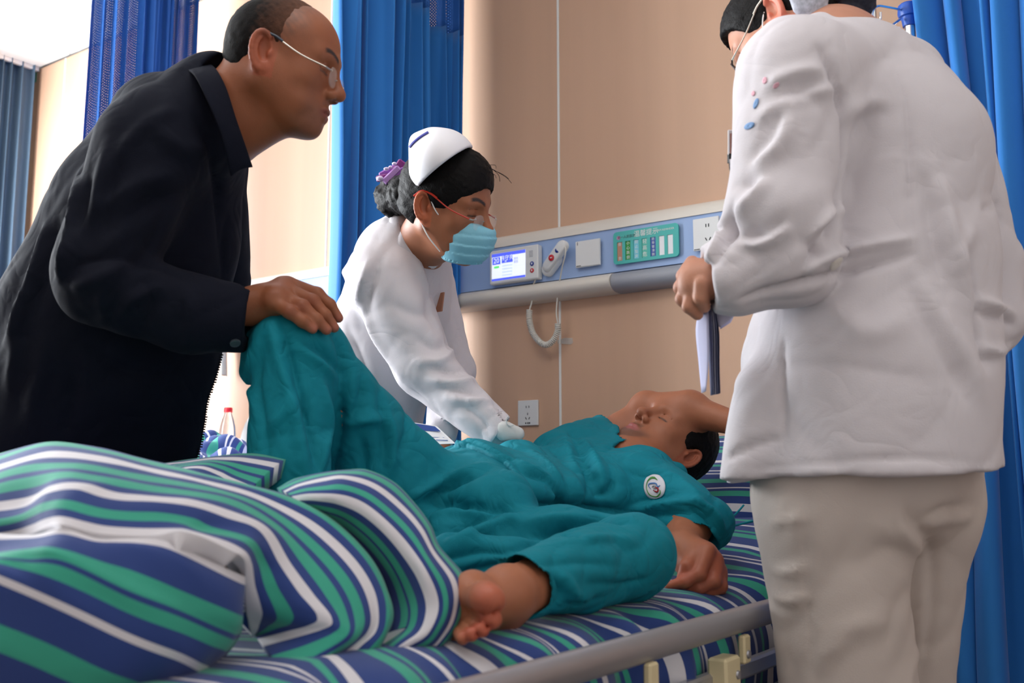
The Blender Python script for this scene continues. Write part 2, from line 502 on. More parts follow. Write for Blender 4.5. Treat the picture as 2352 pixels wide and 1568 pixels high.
def folds(V, Q, strokes, it=0, gain=1.0):
    """cloth folds: each stroke = ([(px,py),...], width m, height m) is laid on the surface it falls on and raises (or sinks) it"""
    bv = BVHTree.FromPolygons(V.tolist(), Q.tolist())
    N = vnormals(V, Q); off = np.zeros(len(V), f32)
    o = Vector(CAM)
    for st in strokes:
        pts, w, hgt = st[:3]
        skew = st[3] if len(st) > 3 else 0.0
        pl = catmull(np.array(pts, float), max(8, int(sum(math.dist(pts[i], pts[i + 1]) for i in range(len(pts) - 1)) / 7)))
        hit = []
        for x, y in pl:
            h_ = bv.ray_cast(o, Vector(ray(x, y)))
            hit.append(None if h_[0] is None else np.array(h_[0]))
        L = len(pl)
        hp = np.array([h_ for h_ in hit if h_ is not None], f32)
        if len(hp) == 0: continue
        tp = np.array([math.sin(math.pi * min(1, max(0, (i + .8) / (L + .6)))) ** .5 for i, h_ in enumerate(hit) if h_ is not None], f32)
        lo = hp.min(0) - 3 * w; hi = hp.max(0) + 3 * w
        sel = np.nonzero(((V > lo) & (V < hi)).all(1))[0]
        for s0 in range(0, len(sel), 4000):
            ss = sel[s0:s0 + 4000]
            d2 = ((V[ss][:, None, :] - hp[None]) ** 2).sum(-1)
            j = d2.argmin(1); dm = d2[np.arange(len(ss)), j]
            off[ss] += gain * hgt * tp[j] * (np.exp(-dm / (w * w)) if hgt > 0 else np.exp(-(dm / (w * w)) ** .62 * 1.15))
    V = V + N * off[:, None]
    if it: V = smooth_mesh(V, Q, it, .4)
    return V

class Frame:
    """local frame of a head: x = its own left..right, y = forward, z = up"""
    def __init__(s, o, fwd, up, sc=1.0):
        y = np.asarray(fwd, float); y /= np.linalg.norm(y)
        z = np.asarray(up, float); z -= y * (z @ y); z /= np.linalg.norm(z)
        x = np.cross(y, z)
        s.R = np.stack([x, y, z], 1); s.o = np.asarray(o, float); s.sc = sc
    def T(s, *p): return s.o + s.R @ (np.array(p, float) * s.sc)
    def Ts(s, p): return s.o + (np.asarray(p, float) * s.sc) @ s.R.T
    def D(s, *p): return s.R @ np.array(p, float)
    def L(s, V): return ((V - s.o) @ s.R) / s.sc
def rotx(a): c, q = math.cos(a), math.sin(a); return np.array([[1, 0, 0], [0, c, -q], [0, q, c]])
def roty(a): c, q = math.cos(a), math.sin(a); return np.array([[c, 0, q], [0, 1, 0], [-q, 0, c]])
def rotz(a): c, q = math.cos(a), math.sin(a); return np.array([[c, -q, 0], [q, c, 0], [0, 0, 1]])
# ------------------------------------------------------------------ the room
YW = 2.75
XL = on_plane(62, 600, 1, YW)[0]
ZC = on_plane(80, 163, 1, YW)[2]
wall_m = mat('wallcovering', srgb(213, 172, 143), 0.55, noise=(9, 0.05), bump=(60, 0.12), stretch=(1, 1, 0.03))
white_m = mat('white_paint', srgb(238, 238, 236), 0.7)
joint_m = mat('joint_aluminium', srgb(236, 234, 228), 0.4)
ivory = mat('ivory_plastic', srgb(228, 220, 208), 0.4)
whitep = mat('white_plastic', srgb(232, 232, 230), 0.35)
bluep = mat('pale_blue_panel', srgb(158, 184, 226), 0.45)
greyp = mat('grey_plastic', srgb(158, 160, 168), 0.5)
dark = mat('black_plastic', (0.012, 0.012, 0.014), 0.5)
redp = mat('red_plastic', srgb(200, 32, 44), 0.35)
navyp = mat('navy_plastic', srgb(22, 50, 140), 0.35)
chrome = mat('brushed_chrome', (0.75, 0.75, 0.76), 0.22, 1.0)
steel = mat('satin_aluminium', srgb(178, 178, 184), 0.38, 0.75)
cream_m = mat('cream_enamel', srgb(222, 206, 164), 0.45)

wall = MB().box(((XL + 1.2) / 2, YW + .06, ZC / 2), ((1.2 - XL) / 2, .05, ZC / 2)).build('wall_back', white_m)
tag(wall, kind='structure')
jx = [XL, on_plane(140, 330, 1, YW)[0], -3.83, on_plane(753, 450, 1, YW)[0], on_plane(1284, 300, 1, YW)[0], -0.70, 0.34, 1.2]
for a, b in zip(jx[:-1], jx[1:]):
    MB().box(((a + b) / 2, YW + .01, ZC / 2), ((b - a) / 2 - .003, .012, ZC / 2 - .001), bev=.002).build('panel', wall_m, wall)
for x in jx[1:-1]:
    MB().box((x, YW - .001, ZC / 2), (.0042, .004, ZC / 2 - .002), bev=.0015).build('joint_strip', joint_m, wall)
wl = MB().box((XL - .16, 2.48, ZC / 2 + .15), (.05, .36, ZC / 2 + .15)).box((XL - .16, .05, .35), (.05, 2.07, .35)).box((XL - .16, .05, ZC - .05), (.05, 2.07, .12)).box((XL - .16, -2.2, ZC / 2), (.05, .2, ZC / 2)).build('wall_left', wall_m); tag(wl, kind='structure')
floor_m = mat('vinyl_floor', srgb(96, 84, 76), 0.5, noise=(3, .15))
wr2 = MB().box((1.26, .2, ZC / 2), (.05, 2.6, ZC / 2)).build('wall_right', mat('pale_wall', srgb(222, 216, 212), .7)); tag(wr2, kind='structure')
wf = MB().box(((XL + 1.2) / 2, -2.42, ZC / 2), ((1.5 - XL) / 2, .05, ZC / 2)).build('wall_front', mat('pale_wall', srgb(222, 216, 212), .7)); tag(wf, kind='structure')
fl = MB().box(((XL + 1.2) / 2, .2, -.03), ((1.7 - XL) / 2, 2.7, .03)).build('floor', floor_m); tag(fl, kind='structure')
bb = MB().box(((XL + 1.2) / 2, YW - .008, .05), ((1.2 - XL) / 2 - .01, .006, .05), bev=.003).build('baseboard_back', mat('baseboard', srgb(90, 70, 58), .5)); tag(bb, kind='structure')
ceil = MB().box(((XL + 1.3) / 2, .2, ZC + .06), ((1.7 - XL) / 2, 2.65, .03)).build('ceiling', white_m); tag(ceil, kind='structure')
xs_ = on_plane(168, 104, 1, YW)[0]
cx = [XL + .01, xs_, xs_ + 1.2, xs_ + 2.4, xs_ + 3.6, 1.2]
for a, b in zip(cx[:-1], cx[1:]):
    MB().box(((a + b) / 2, .2, ZC + .016), ((b - a) / 2 - .006, 2.54, .016), bev=.003).build('panel', white_m, ceil)
tr = MB().box((XL + .002, .8, ZC - .004), (.012, 1.94, .016), bev=.003).build('trim_1', white_m); tag(tr, kind='structure')

# ------------------------------------------------------------------ wall-mounted bedhead rail
YB = YW - .052
zt = on_plane(1285, 519, 1, YW - .02)[2]; z1 = on_plane(1285, 545, 1, YB)[2]; z2 = on_plane(1285, 641, 1, YB)[2]; z3 = on_plane(1285, 688, 1, YW - .03)[2]
x0r, x1r = XL + .25, 1.1
rail = empty('bedhead_rail', ((x0r + x1r) / 2, YW, z2), 'long cream bedhead service rail with a pale blue panel along the wall', 'wall rail')
def extrude_x(prof, x0, x1):
    k = len(prof); V = [(x0, y, z) for y, z in prof] + [(x1, y, z) for y, z in prof]
    return V, [tuple(range(k)), tuple(range(k, 2 * k))[::-1]] + [(i, k + i, k + (i + 1) % k, (i + 1) % k) for i in range(k)]
hh = zt - z1
top = [(YW - .003, z1)] + [(YB, z1)] + [(YB + .004 + (.045) * (1 - math.cos(a)), z1 + hh * math.sin(a)) for a in np.linspace(.05, 1.5, 9)] + [(YW - .003, zt)]
MB().add(*extrude_x(top, x0r, x1r)).build('top_moulding', ivory, rail, smooth=True)
MB().box(((x0r + x1r) / 2, (YW + YB) / 2 + .002, (z1 + z2) / 2), ((x1r - x0r) / 2, (YW - YB) / 2 - .003, (z2 - z1) / 2 + .0)).build('blue_panel', bluep, rail)
hb = z2 - z3; cxm = on_plane(1408, 655, 1, YB)[0]
def bumper(sc): return [(YW - .003, z2)] + [(YW - .03 - .048 * sc * math.cos(a), (z2 + z3) / 2 - hb / 2 * math.sin(a) * .98) for a in np.linspace(-1.45, 1.45, 15)] + [(YW - .003, z3)]
MB().add(*extrude_x(bumper(1), x0r, cxm)).build('bumper', ivory, rail, smooth=True)
MB().add(*extrude_x(bumper(.86), cxm + .001, on_plane(1700, 620, 1, YB)[0])).build('bumper', greyp, rail, smooth=True)
MB().add(*extrude_x(bumper(1), on_plane(1700, 620, 1, YB)[0], x1r)).build('bumper', ivory, rail, smooth=True)

UX, UZ, NY = np.array([1., 0, 0]), np.array([0, 0, 1.]), np.array([0, -1., 0])
def wrect(pts, y):
    q = [on_plane(px, py, 1, y) for px, py in pts]
    x0 = (q[0][0] + q[3][0]) / 2; x1 = (q[1][0] + q[2][0]) / 2; zT = (q[0][2] + q[1][2]) / 2; zB = (q[2][2] + q[3][2]) / 2
    return np.array([(x0 + x1) / 2, y, (zT + zB) / 2]), (x1 - x0) / 2, (zT - zB) / 2

# nurse-call screen
c, w, h = wrect([(1124, 578), (1235, 560.5), (1236, 639), (1125.6, 653.7)], YB - .026)
scr = empty('call_screen', (c[0], YB, c[2]), 'white wall terminal with a lit blue and white screen showing 20', 'screen')
MB().box((c[0], YB - .013, c[2]), (w, .0135, h), bev=.003).build('housing', whitep, scr)
Y_ = c[1] - .0008
sx0, sx1 = c[0] - w * .90, c[0] + w * .50
sz0, sz1 = c[2] - h * .82, c[2] + h * .80
def em(n, col, s=0.85): return mat(n, col, .3, emit=(col, s * .75), spec=.2)
s_blue, s_white, s_pale, s_green = em('screen_blue', srgb(88, 104, 244)), em('screen_white', srgb(236, 242, 255)), em('screen_pale', srgb(206, 222, 252)), em('screen_green', srgb(110, 222, 130))
def lay(name, a, b, lo, hi, m, off, parent, round_=0):
    xx0, xx1 = sx0 + a * (sx1 - sx0), sx0 + b * (sx1 - sx0); zz0, zz1 = sz0 + lo * (sz1 - sz0), sz0 + hi * (sz1 - sz0)
    cc = np.array([(xx0 + xx1) / 2, Y_, (zz0 + zz1) / 2])
    poly = rrect((xx1 - xx0) / 2, (zz1 - zz0) / 2, round_ or .0004, 2)
    return MB().prism(poly, cc + NY * off, UX, UZ, NY, .0003).build(name, m, parent)
disp = lay('display', 0, 1, 0, 1, s_white, 0, scr)
lay('header_band', 0, 1, .88, 1, s_blue, .0004, disp); lay('footer_band', 0, 1, 0, .08, s_blue, .0004, disp)
lay('bed_number_field', .02, .26, .60, .86, s_blue, .0004, disp); lay('name_field', .30, .63, .62, .88, s_blue, .0004, disp)
lay('badge', .06, .23, .46, .54, s_green, .0004, disp, .004)
for k in range(4): lay('text_row', .31, .62, .14 + .115 * k, .20 + .115 * k, s_pale, .0004, disp)
lay('divider', .285, .292, .08, .88, s_pale, .0004, disp); lay('divider', .635, .642, .08, .88, s_pale, .0004, disp); lay('divider', .642, 1, .44, .45, s_pale, .0004, disp)
tp = lambda a, b: np.array([sx0 + a * (sx1 - sx0), Y_, sz0 + b * (sz1 - sz0)])
text('lettering', '20', .024, tp(.14, .73), UX, UZ, s_white, disp, off=.001)
text('lettering', '韩守亮', .019, tp(.455, .79), UX, UZ, s_white, disp, off=.001)
text('lettering', '男', .009, tp(.42, .67), UX, UZ, s_white, disp, off=.001)
for k, s_ in enumerate(('姓名：', '科室：', '医生：')): pass
for zz in (.72, .60): text('lettering', '医生', .009, tp(.73, zz), UX, UZ, s_blue, disp, off=.001)
def disc(name, cc, r, th, m, parent, n=24):
    return MB().lathe([(r * .3, 0), (r, 0), (r, th * .7), (r * .9, th), (r * .3, th)], cc, NY, n).build(name, m, parent, smooth=True)
bx = c[0] + w * .77
for zz, m_, s_ in ((c[2] - h * .10, navyp, '☰'), (c[2] - h * .50, redp, '✆')):
    b_ = disc('button', np.array([bx, Y_, zz]), .0075, .002, m_, scr)
    MB().prism(rrect(.0022, .0034, .001), np.array([bx, Y_ - .0022, zz]), UX, UZ, NY, .0004).build('symbol', whitep, b_)
for i in range(5):
    MB().box((c[0] + w * .73, Y_, c[2] + h * (.33 + .08 * i)), (.007, .0004, .0008)).build('speaker_slot', greyp, scr)

# call handset on its holder
hs = empty('call_handset', on_plane(1278, 590, 1, YB), 'white call handset with a red and a blue button hung in its holder', 'handset')
a0 = on_plane(1262, 614, 1, YB - .012); a1 = on_plane(1297, 566, 1, YB - .022); dv = a1 - a0; dv /= np.linalg.norm(dv); sd = np.cross(dv, NY); sd /= np.linalg.norm(sd)
L_ = np.linalg.norm(a1 - a0)
def pill(o, u, v, n, l, r0, r1, th, name, m, parent):
    poly = [(-l / 2 + r0 * math.cos(a), r0 * math.sin(a)) for a in np.linspace(math.pi / 2, 3 * math.pi / 2, 9)] + [(l / 2 + r1 * math.cos(a), r1 * math.sin(a)) for a in np.linspace(-math.pi / 2, math.pi / 2, 9)]
    b = MB(); k = len(poly); rings = [(1, 0), (1, th * .65), (.93, th * .9), (.8, th)]
    V = [o + (p[0] * f) * u + (p[1] * f) * v + hgt * n for f, hgt in rings for p in poly]
    Fs = [(j * k + i, j * k + (i + 1) % k, (j + 1) * k + (i + 1) % k, (j + 1) * k + i) for j in range(3) for i in range(k)] + [tuple(range(k))[::-1], tuple(3 * k + i for i in range(k))]
    b.add(V, Fs); return b.build(name, m, parent, smooth=True)
mid = (a0 + a1) / 2
pill(a0 + dv * .012 + NY * -.012, dv, sd, NY, .045, .021, .021, .024, 'holder', whitep, hs)
hb_ = pill(mid + NY * .001, dv, sd, NY, L_, .017, .018, .022, 'handset_body', whitep, hs)
for t, m_ in ((.40, redp), (.78, navyp)):
    q = a0 + (a1 - a0) * t + NY * .0225
    q[1] = mid[1] - .0232
    MB().lathe([(.004, 0), (.0105, 0), (.0105, .0015), (.009, .0024), (.003, .0024)], q, NY, 20).build('button', m_, hs, smooth=True)
    MB().prism(rrect(.004, .0016, .0012), q + NY * .0025, UX, UZ, NY, .0004).build('symbol', whitep, hs)
# coiled cord
cordm = mat('cord_white', srgb(222, 218, 208), .5)
p_ = [np.array([bx + .004, YB - .014, c[2] - h - .0])] + [on_plane(x, y, 1, YW - .05) for x, y in ((1224, 660), (1222, 690), (1216, 712))]
q_ = [on_plane(x, y, 1, YW - .05) for x, y in ((1216, 712), (1216, 735), (1224, 765), (1243, 788), (1258, 791), (1272, 780), (1281, 760), (1281, 742))]
r_ = [on_plane(x, y, 1, YW - .05) for x, y in ((1281, 742), (1278, 715), (1282, 670))] + [on_plane(1290, 620, 1, YB - .03), on_plane(1299, 580, 1, YB - .05), a1 + dv * .012 - NY * -.012]
cord = empty('coiled_cord', q_[0], 'white coiled cord looping under the bedhead rail from terminal to handset', 'cord')
MB().tube(catmull(p_, 20), .0026, 8).build('straight_lead', cordm, cord, smooth=True)
MB().tube(catmull(r_, 40), .0023, 8).build('straight_lead', cordm, cord, smooth=True)
path = catmull(q_, 700); T = np.gradient(path, axis=0); T /= np.linalg.norm(T, axis=1)[:, None]
u_ = np.cross(T, NY); u_ /= np.linalg.norm(u_, axis=1)[:, None]
ph = np.linspace(0, 2 * math.pi * 44, 700)
hx = path + .0085 * (np.cos(ph)[:, None] * u_ + np.sin(ph)[:, None] * NY)
MB().tube(hx, .0023, 6).build('coil', cordm, cord, smooth=True)
# strip of clear tape on the wall
tape = mat('clear_tape', (.85, .82, .76), .25, alpha=.35)
tc_ = on_plane(1298, 782, 1, YW - .004)
tpo = MB().prism([(-.03, .004), (-.028, -.008), (.022, -.014), (.03, -.010), (.028, .006), (.0, .009)], tc_, UX, UZ, NY, .0006).build('clear_tape', tape); tag(tpo, 'scrap of clear tape stuck on the wall beside the coiled cord', 'tape')

# blank switch plate, sockets
def plate(name, corners, y, label, slots, cat):
    c, w, h = wrect(corners, y - .010)
    r = empty(name, (c[0], y, c[2]), label, cat)
    MB().box((c[0], y - .002, c[2]), (w * .93, .0022, h * .93)).build('back_box', greyp, r)
    MB().box((c[0], y - .007, c[2]), (w, .004, h), bev=.0015).build('faceplate', whitep, r)
    for (u, v, du, dv_, ang) in slots:
        R = roty(math.radians(ang)); MB().box((c[0] + u * w, y - .0112, c[2] + v * h), (du * w, .0008, dv_ * h), R).build('slot', dark, r)
    return r, c, w, h
sl = [(-.14, .48, .028, .085, 0), (.14, .48, .028, .085, 0), (0, -.08, .028, .085, 0), (-.16, -.43, .03, .095, -28), (.16, -.43, .03, .095, 28)]
r, c, w, h = plate('wall_socket', [(1190, 919.5), (1236, 918.5), (1235, 977), (1189, 977)], YW, 'white wall socket low on the tan wall above the pillow side', sl, 'socket')
text('lettering', '● ■■', .007, np.array([c[0], YW - .011, c[2] - h * .82]), UX, UZ, dark, r, off=.0004)
r, c, w, h = plate('switch_plate', [(1322, 556), (1378, 546), (1378, 608), (1322, 615)], YB, 'blank white switch plate on the rail between handset and green sign', [], 'switch')
MB().box((c[0], YB - .0115, c[2]), (w * .97, .001, h * .97), bev=.0008).build('rocker', whitep, r)
MB().box((c[0] - w * .8, YB - .0128, c[2] + h * .8), (.0009, .0004, .005)).build('indicator_mark', dark, r)
MB().box((c[0] - w * .72, YB - .0128, c[2] - h * .9), (.008, .0004, .0011)).build('print_mark', dark, r)
r, c, w, h = plate('wall_socket', [(1592, 505), (1652, 494), (1652, 569), (1592, 577)], YB, 'white socket on the rail right of the green sign, half hidden by a sleeve', [(-.14 + .15, .50, .03, .1, 0), (.22, .5, .03, .1, 0), (.0, -.35, .03, .1, -28), (.3, -.35, .03, .1, 28)], 'socket')
MB().box((c[0] - w * .72, YB - .0112, c[2] - h * .92), (.009, .0004, .0011)).build('print_mark', dark, r)

# green reminder sign with slots
c, w, h = wrect([(1407.5, 535), (1558.7, 510), (1559, 586), (1410.5, 610)], YB - .006)
teal_p = mat('sign_green', srgb(70, 184, 176), .4)
sg = empty('reminder_sign', (c[0], YB, c[2]), 'green care reminder sign with a row of coloured slots', 'sign')
MB().prism(rrect(w, h, .012, 6), (c[0], YB - .0005, c[2]), UX, UZ, NY, .003).build('back_board', teal_p, sg)
# front board with real cut-outs, made of bars round the seven slots
yb0 = YB - .0035
ux = [(-.885 + .2585 * k, -.885 + .2585 * k + .165) for k in range(7)]
zl, zh = -.80, .36
fb = MB()
fb.prism([(w * a, h * b) for a, b in ((-1, zh), (1, zh))] + [(p[0], p[1]) for p in rrect(w, h, .012, 6) if p[1] > h * zh], (c[0], yb0, c[2]), UX, UZ, NY, .003)
fb.prism([(w * a, h * b) for a, b in ((1, zl), (-1, zl))] + [(p[0], p[1]) for p in rrect(w, h, .012, 6) if p[1] < h * zl][::1], (c[0], yb0, c[2]), UX, UZ, NY, .003)
edges = [-1] + [e for q in ux for e in q] + [1]
for a, b in zip(edges[::2], edges[1::2]):
    fb.prism(rect(w * a, w * b, h * zl, h * zh), (c[0], yb0, c[2]), UX, UZ, NY, .003)
fb.build('front_board', teal_p, sg)
cols = [srgb(196, 142, 116), srgb(48, 150, 60), srgb(120, 204, 222), srgb(92, 190, 172), srgb(58, 86, 168), srgb(240, 240, 242), srgb(240, 240, 242)]
words = ['普    食', '小心跌倒', '防止坠床', '压高危', '防导管滑脱', '', '']
words = [['普', '', '', '食'], list('小心跌倒'), list('防止坠床'), list('轻高危'), list('防导管滑脱'), [], []]
prn = mat('print_white', srgb(238, 242, 238), .5)
for k in range(7):
    a, b = ux[k]; xx = c[0] + w * (a + b) / 2
    ins = MB().box((xx, yb0 - .0004, c[2] + h * (zl + zh) / 2), (w * (b - a) / 2 * .97, .0005, h * (zh - zl) / 2 * .98)).build('slot_card', mat('card_%d' % k, cols[k], .5), sg)
    n = len(words[k])
    for i, ch in enumerate(words[k]):
        if ch:
            text('lettering', ch, min(.017, .80 * h * (zh - zl) / n), np.array([xx, yb0 - .0010, c[2] + h * (zh - (zh - zl) * (i + .5) / n)]), UX, UZ, prn, ins, off=.0004)
text('lettering', '温馨提示', .021, np.array([c[0] + w * .03, YB - .0068, c[2] + h * .68]), UX, UZ, prn, sg)
text('lettering', 'WARM REMINDER', .0085, np.array([c[0] + w * .57, YB - .0068, c[2] + h * .70]), UX, UZ, prn, sg)
text('lettering', '第一人民医院', .0105, np.array([c[0] - w * .58, YB - .0068, c[2] + h * .62]), UX, UZ, mat('print_black', (.05, .07, .07), .5), sg)
MB().lathe([(.002, 0), (.0065, 0), (.0065, .0006), (.002, .0006)], np.array([c[0] - w * .83, YB - .0066, c[2] + h * .62]), NY, 16).build('emblem', mat('pink_print', srgb(196, 140, 178), .5), sg)

# coil of the neighbouring call unit
qq = [on_plane(x, y, 1, YW - .04) for x, y in ((512, 770), (514, 812), (515, 862))]
cd2 = empty('coiled_cord', qq[0], 'white coiled cord hanging straight on the wall by the far bed', 'cord')
path = catmull(qq, 420); ph = np.linspace(0, 2 * math.pi * 26, 420)
MB().tube(path + .010 * (np.cos(ph)[:, None] * UX + np.sin(ph)[:, None] * NY), .004, 6).build('coil', cordm, cd2, smooth=True)
MB().tube([on_plane(512, 660, 1, YB), on_plane(511, 720, 1, YW - .07), qq[0]], .003, 6).build('straight_lead', cordm, cd2, smooth=True)
# green tape scrap by the corner
tg = on_plane(81, 178, 1, YW - .006)
o = MB().box(tg, (.012, .0015, .028), bev=.001).build('tape_scrap', mat('green_tape', srgb(60, 150, 110), .5)); tag(o, 'small green tape scrap under the ceiling in the far corner', 'tape')

# ------------------------------------------------------------------ curtains
def curtain(name, path, z0, z1, zmesh, m, mesh_m, label, folds_n, amp, seed, cat='curtain', lean=None, nu=None):
    path = np.asarray(path, float); L = np.linalg.norm(np.diff(path, axis=0), axis=1).sum()
    nu = nu or int(folds_n * 22); nv = 40
    ct = catmull(path, nu); T = np.gradient(ct, axis=0); T /= np.linalg.norm(T, axis=1)[:, None]; Nn = np.stack([-T[:, 1], T[:, 0]], 1)
    r_ = np.random.default_rng(seed)
    wid = r_.uniform(.45, 1.6, folds_n); wid = np.cumsum(np.concatenate([[0], wid])); wid /= wid[-1]
    t = np.linspace(0, 1, nu); ph = np.interp(t, wid, np.arange(folds_n + 1)) * 2 * math.pi
    am = np.interp(t, (wid[1:] + wid[:-1]) / 2, r_.uniform(.55, 1.25, folds_n))
    ph2 = r_.uniform(0, 6.28, 4)
    root = empty(name, (*path.mean(0), z0), label, cat)
    def sheet(za, zb, n, nm, mm):
        zs = np.linspace(za, zb, n); V = np.empty((n, nu, 3)); UV = np.empty((n, nu, 2))
        for j, z in enumerate(zs):
            f = (z - z0) / (z1 - z0); a = amp * (1.05 - .25 * f)
            wv = np.sin(ph + .5 * np.sin(2.2 * f * 3 + ph2[0]) * np.sin(ph * .13 + ph2[1])) + .30 * np.sin(2 * ph + ph2[2] + f * 1.4) + .35 * np.sin(ph * .31 + ph2[3] + f * 2)
            sq = np.cos(ph) * .35 * a
            q = ct + Nn * (a * am * wv)[:, None] + T * sq[:, None]
            if lean is not None: q = q + lean(f, t)
            V[j, :, :2] = q; V[j, :, 2] = z; UV[j, :, 0] = t * L * 3.2; UV[j, :, 1] = z
        o = mk(nm, V.reshape(-1, 3), grid_faces(n, nu), mm, root, uv=UV.reshape(-1, 2))
        so = o.modifiers.new('thickness', 'SOLIDIFY'); so.thickness = .0012
    sheet(z0, zmesh, nv, 'cloth', m)
    if zmesh < z1: sheet(zmesh, z1, 16, 'mesh_header', mesh_m)
    return root
cur_m = mat('curtain_blue', srgb(40, 122, 200), .72, bump=(700, .15), sheen=.25, spec=.3)
def net_mat(name, color):
    m = bpy.data.materials.new(name); m.use_nodes = True; nt = m.node_tree; b = nt.nodes['Principled BSDF']
    b.inputs['Base Color'].default_value = (*color, 1); b.inputs['Roughness'].default_value = .7
    uv = nt.nodes.new('ShaderNodeUVMap'); uv.uv_map = 'UVMap'; sp = nt.nodes.new('ShaderNodeSeparateXYZ'); nt.links.new(uv.outputs[0], sp.inputs[0])
    def sn(o):
        a = nt.nodes.new('ShaderNodeMath'); a.operation = 'MULTIPLY'; a.inputs[1].default_value = 2 * math.pi / .011; nt.links.new(o, a.inputs[0])
        s_ = nt.nodes.new('ShaderNodeMath'); s_.operation = 'SINE'; nt.links.new(a.outputs[0], s_.inputs[0]); return s_.outputs[0]
    pr = nt.nodes.new('ShaderNodeMath'); pr.operation = 'MULTIPLY'; nt.links.new(sn(sp.outputs[0]), pr.inputs[0]); nt.links.new(sn(sp.outputs[1]), pr.inputs[1])
    lt = nt.nodes.new('ShaderNodeMath'); lt.operation = 'LESS_THAN'; lt.inputs[1].default_value = .80; nt.links.new(pr.outputs[0], lt.inputs[0])
    nt.links.new(lt.outputs[0], b.inputs['Alpha'])
    return m
net_m = net_mat('curtain_net', srgb(34, 98, 178))
zmesh = on_plane(1055, 92, 1, YW - .04)[2]
curtain('privacy_curtain', [(-2.13, 2.70), (-2.13, 2.5), (-2.06, 2.28), (-2.065, 2.05)], .28, ZC - .02, zmesh, cur_m, net_m, 'blue privacy curtain with a net top, drawn back against the wall behind the masked nurse', 11, .045, 3)
curtain('privacy_curtain', [(-3.48, 2.585), (-3.53, 2.47), (-3.48, 2.32), (-3.52, 2.13)], .28, ZC - .02, 1.75, cur_m, net_m, 'blue netted privacy curtain far left behind the man in the dark jacket', 12, .04, 11)
def lean3(f, t):
    pin = np.exp(-((f - .40) / .22) ** 2)
    return np.stack([pin * (.5 - t) * .10 - .02 * f, pin * 0 * t], 1)
curtain('privacy_curtain', [(-.53, 2.48), (-.44, 2.43), (-.36, 2.46), (-.27, 2.42), (-.16, 2.45)], .15, ZC - .02, ZC - .5, cur_m, net_m, 'blue privacy curtain at the right behind the nurse in the white coat', 8, .04, 21, lean=lean3)
wc_m = mat('window_curtain', srgb(84, 106, 126), .8, bump=(500, .15))
curtain('window_curtain', [(XL + .005, 2.725), (XL - .02, 2.3), (XL - .02, 1.9), (XL - .03, 1.55)], .05, ZC + .2, ZC + .2, wc_m, wc_m, 'grey blue pleated window curtain in the far left corner', 26, .028, 5)
# ------------------------------------------------------------------ the patient's bed
MX0, MX1, MY0, MY1, MZ = -1.60, -0.70, 0.60, 2.60, 0.605
def bed_z(y):
    y = np.asarray(y, float); t = np.clip(y - 1.70, 0, None)
    return MZ + .27 * (np.sqrt(t * t + .01) - .1) * (t > 0)
bed = empty('hospital_bed', ((MX0 + MX1) / 2, 1.6, 0), 'hospital bed with a grey tubular side rail and cream brackets, under the patient', 'bed')
fr_m = mat('bed_frame_grey', srgb(120, 116, 110), .5)
fb = MB()
for x in (MX0 + .04, MX1 - .06): fb.box((x, 1.6, .42), (.022, 1.0, .03), bev=.005)
for y in (.62, 1.1, 1.6, 2.1, 2.58): fb.box(((MX0 + MX1) / 2, y, .42), (.41, .02, .025), bev=.004)
fb.build('frame', fr_m, bed)
for x in (MX0 + .06, MX1 - .08):
    for y in (.75, 2.45):
        lg = MB().box((x, y, .25), (.022, .022, .16), bev=.004).build('leg', fr_m, bed)
        MB().lathe([(.02, -.014), (.045, -.012), (.045, .012), (.02, .014)], (x, y + .01, .05), (1, 0, 0), 20).build('caster', dark, lg, smooth=True)
MB().prism([(-.44, .0), (.44, 0), (.44, .42), (.34, .52), (-.34, .52), (-.44, .42)], ((MX0 + MX1) / 2, 2.665, .26), UX, UZ, NY, .03).build('headboard', whitep, bed)
RX = MX1 + .042
rail_y0, rail_y1 = .62, 2.25
def onr(px, py, x=RX): return on_plane(px, py, 0, x)
zr = (onr(1400, 1509)[2] + onr(1760, 1405)[2]) / 2
sr = empty('side_rail', (RX, 1.4, zr)); link_par = sr
sr.parent = bed; sr.matrix_parent_inverse = world_of(bed).inverted()
tube = [(RX, y, zr) for y in np.linspace(rail_y0, rail_y1, 12)]
R2 = MB()
prof = [(.014 * math.cos(a), .021 * math.sin(a)) for a in np.linspace(0, 2 * math.pi, 17)[:-1]]
k = len(prof); Vv = [(RX + a, y, zr + b) for y in (rail_y0, rail_y1) for a, b in prof]
R2.add(Vv, [tuple(range(k))[::-1], tuple(range(k, 2 * k))] + [(i, (i + 1) % k, k + (i + 1) % k, k + i) for i in range(k)]).build('top_bar', steel, sr, smooth=True)
zb = zr - .095
MB().box((RX - .012, (rail_y0 + rail_y1) / 2, zb + .012), (.009, (rail_y1 - rail_y0) / 2 - .02, .014), bev=.004).build('middle_bar', steel, sr)
MB().box((RX - .018, (rail_y0 + rail_y1) / 2, zb - .05), (.012, (rail_y1 - rail_y0) / 2 - .02, .012), bev=.004).build('lower_bar', steel, sr)
def bracket(px, py, wy, hz, xo, nm):
    c = onr(px, py, RX + xo)
    b = MB().box(c, (.006, wy, hz), bev=.003).build(nm, cream_m, sr)
    MB().lathe([(.001, 0), (.007, 0), (.006, .003), (.001, .0035)], (c[0] + .006, c[1], c[2] - hz * .35), (1, 0, 0), 14).build('bolt', steel, b, smooth=True)
bracket(1496, 1574, .013, .030, .010, 'bracket'); bracket(1710, 1490, .013, .022, .010, 'bracket')
c = onr(1664, 1556, RX + .004); b = MB().box(c, (.016, .028, .032), bev=.004).build('bracket', cream_m, sr)
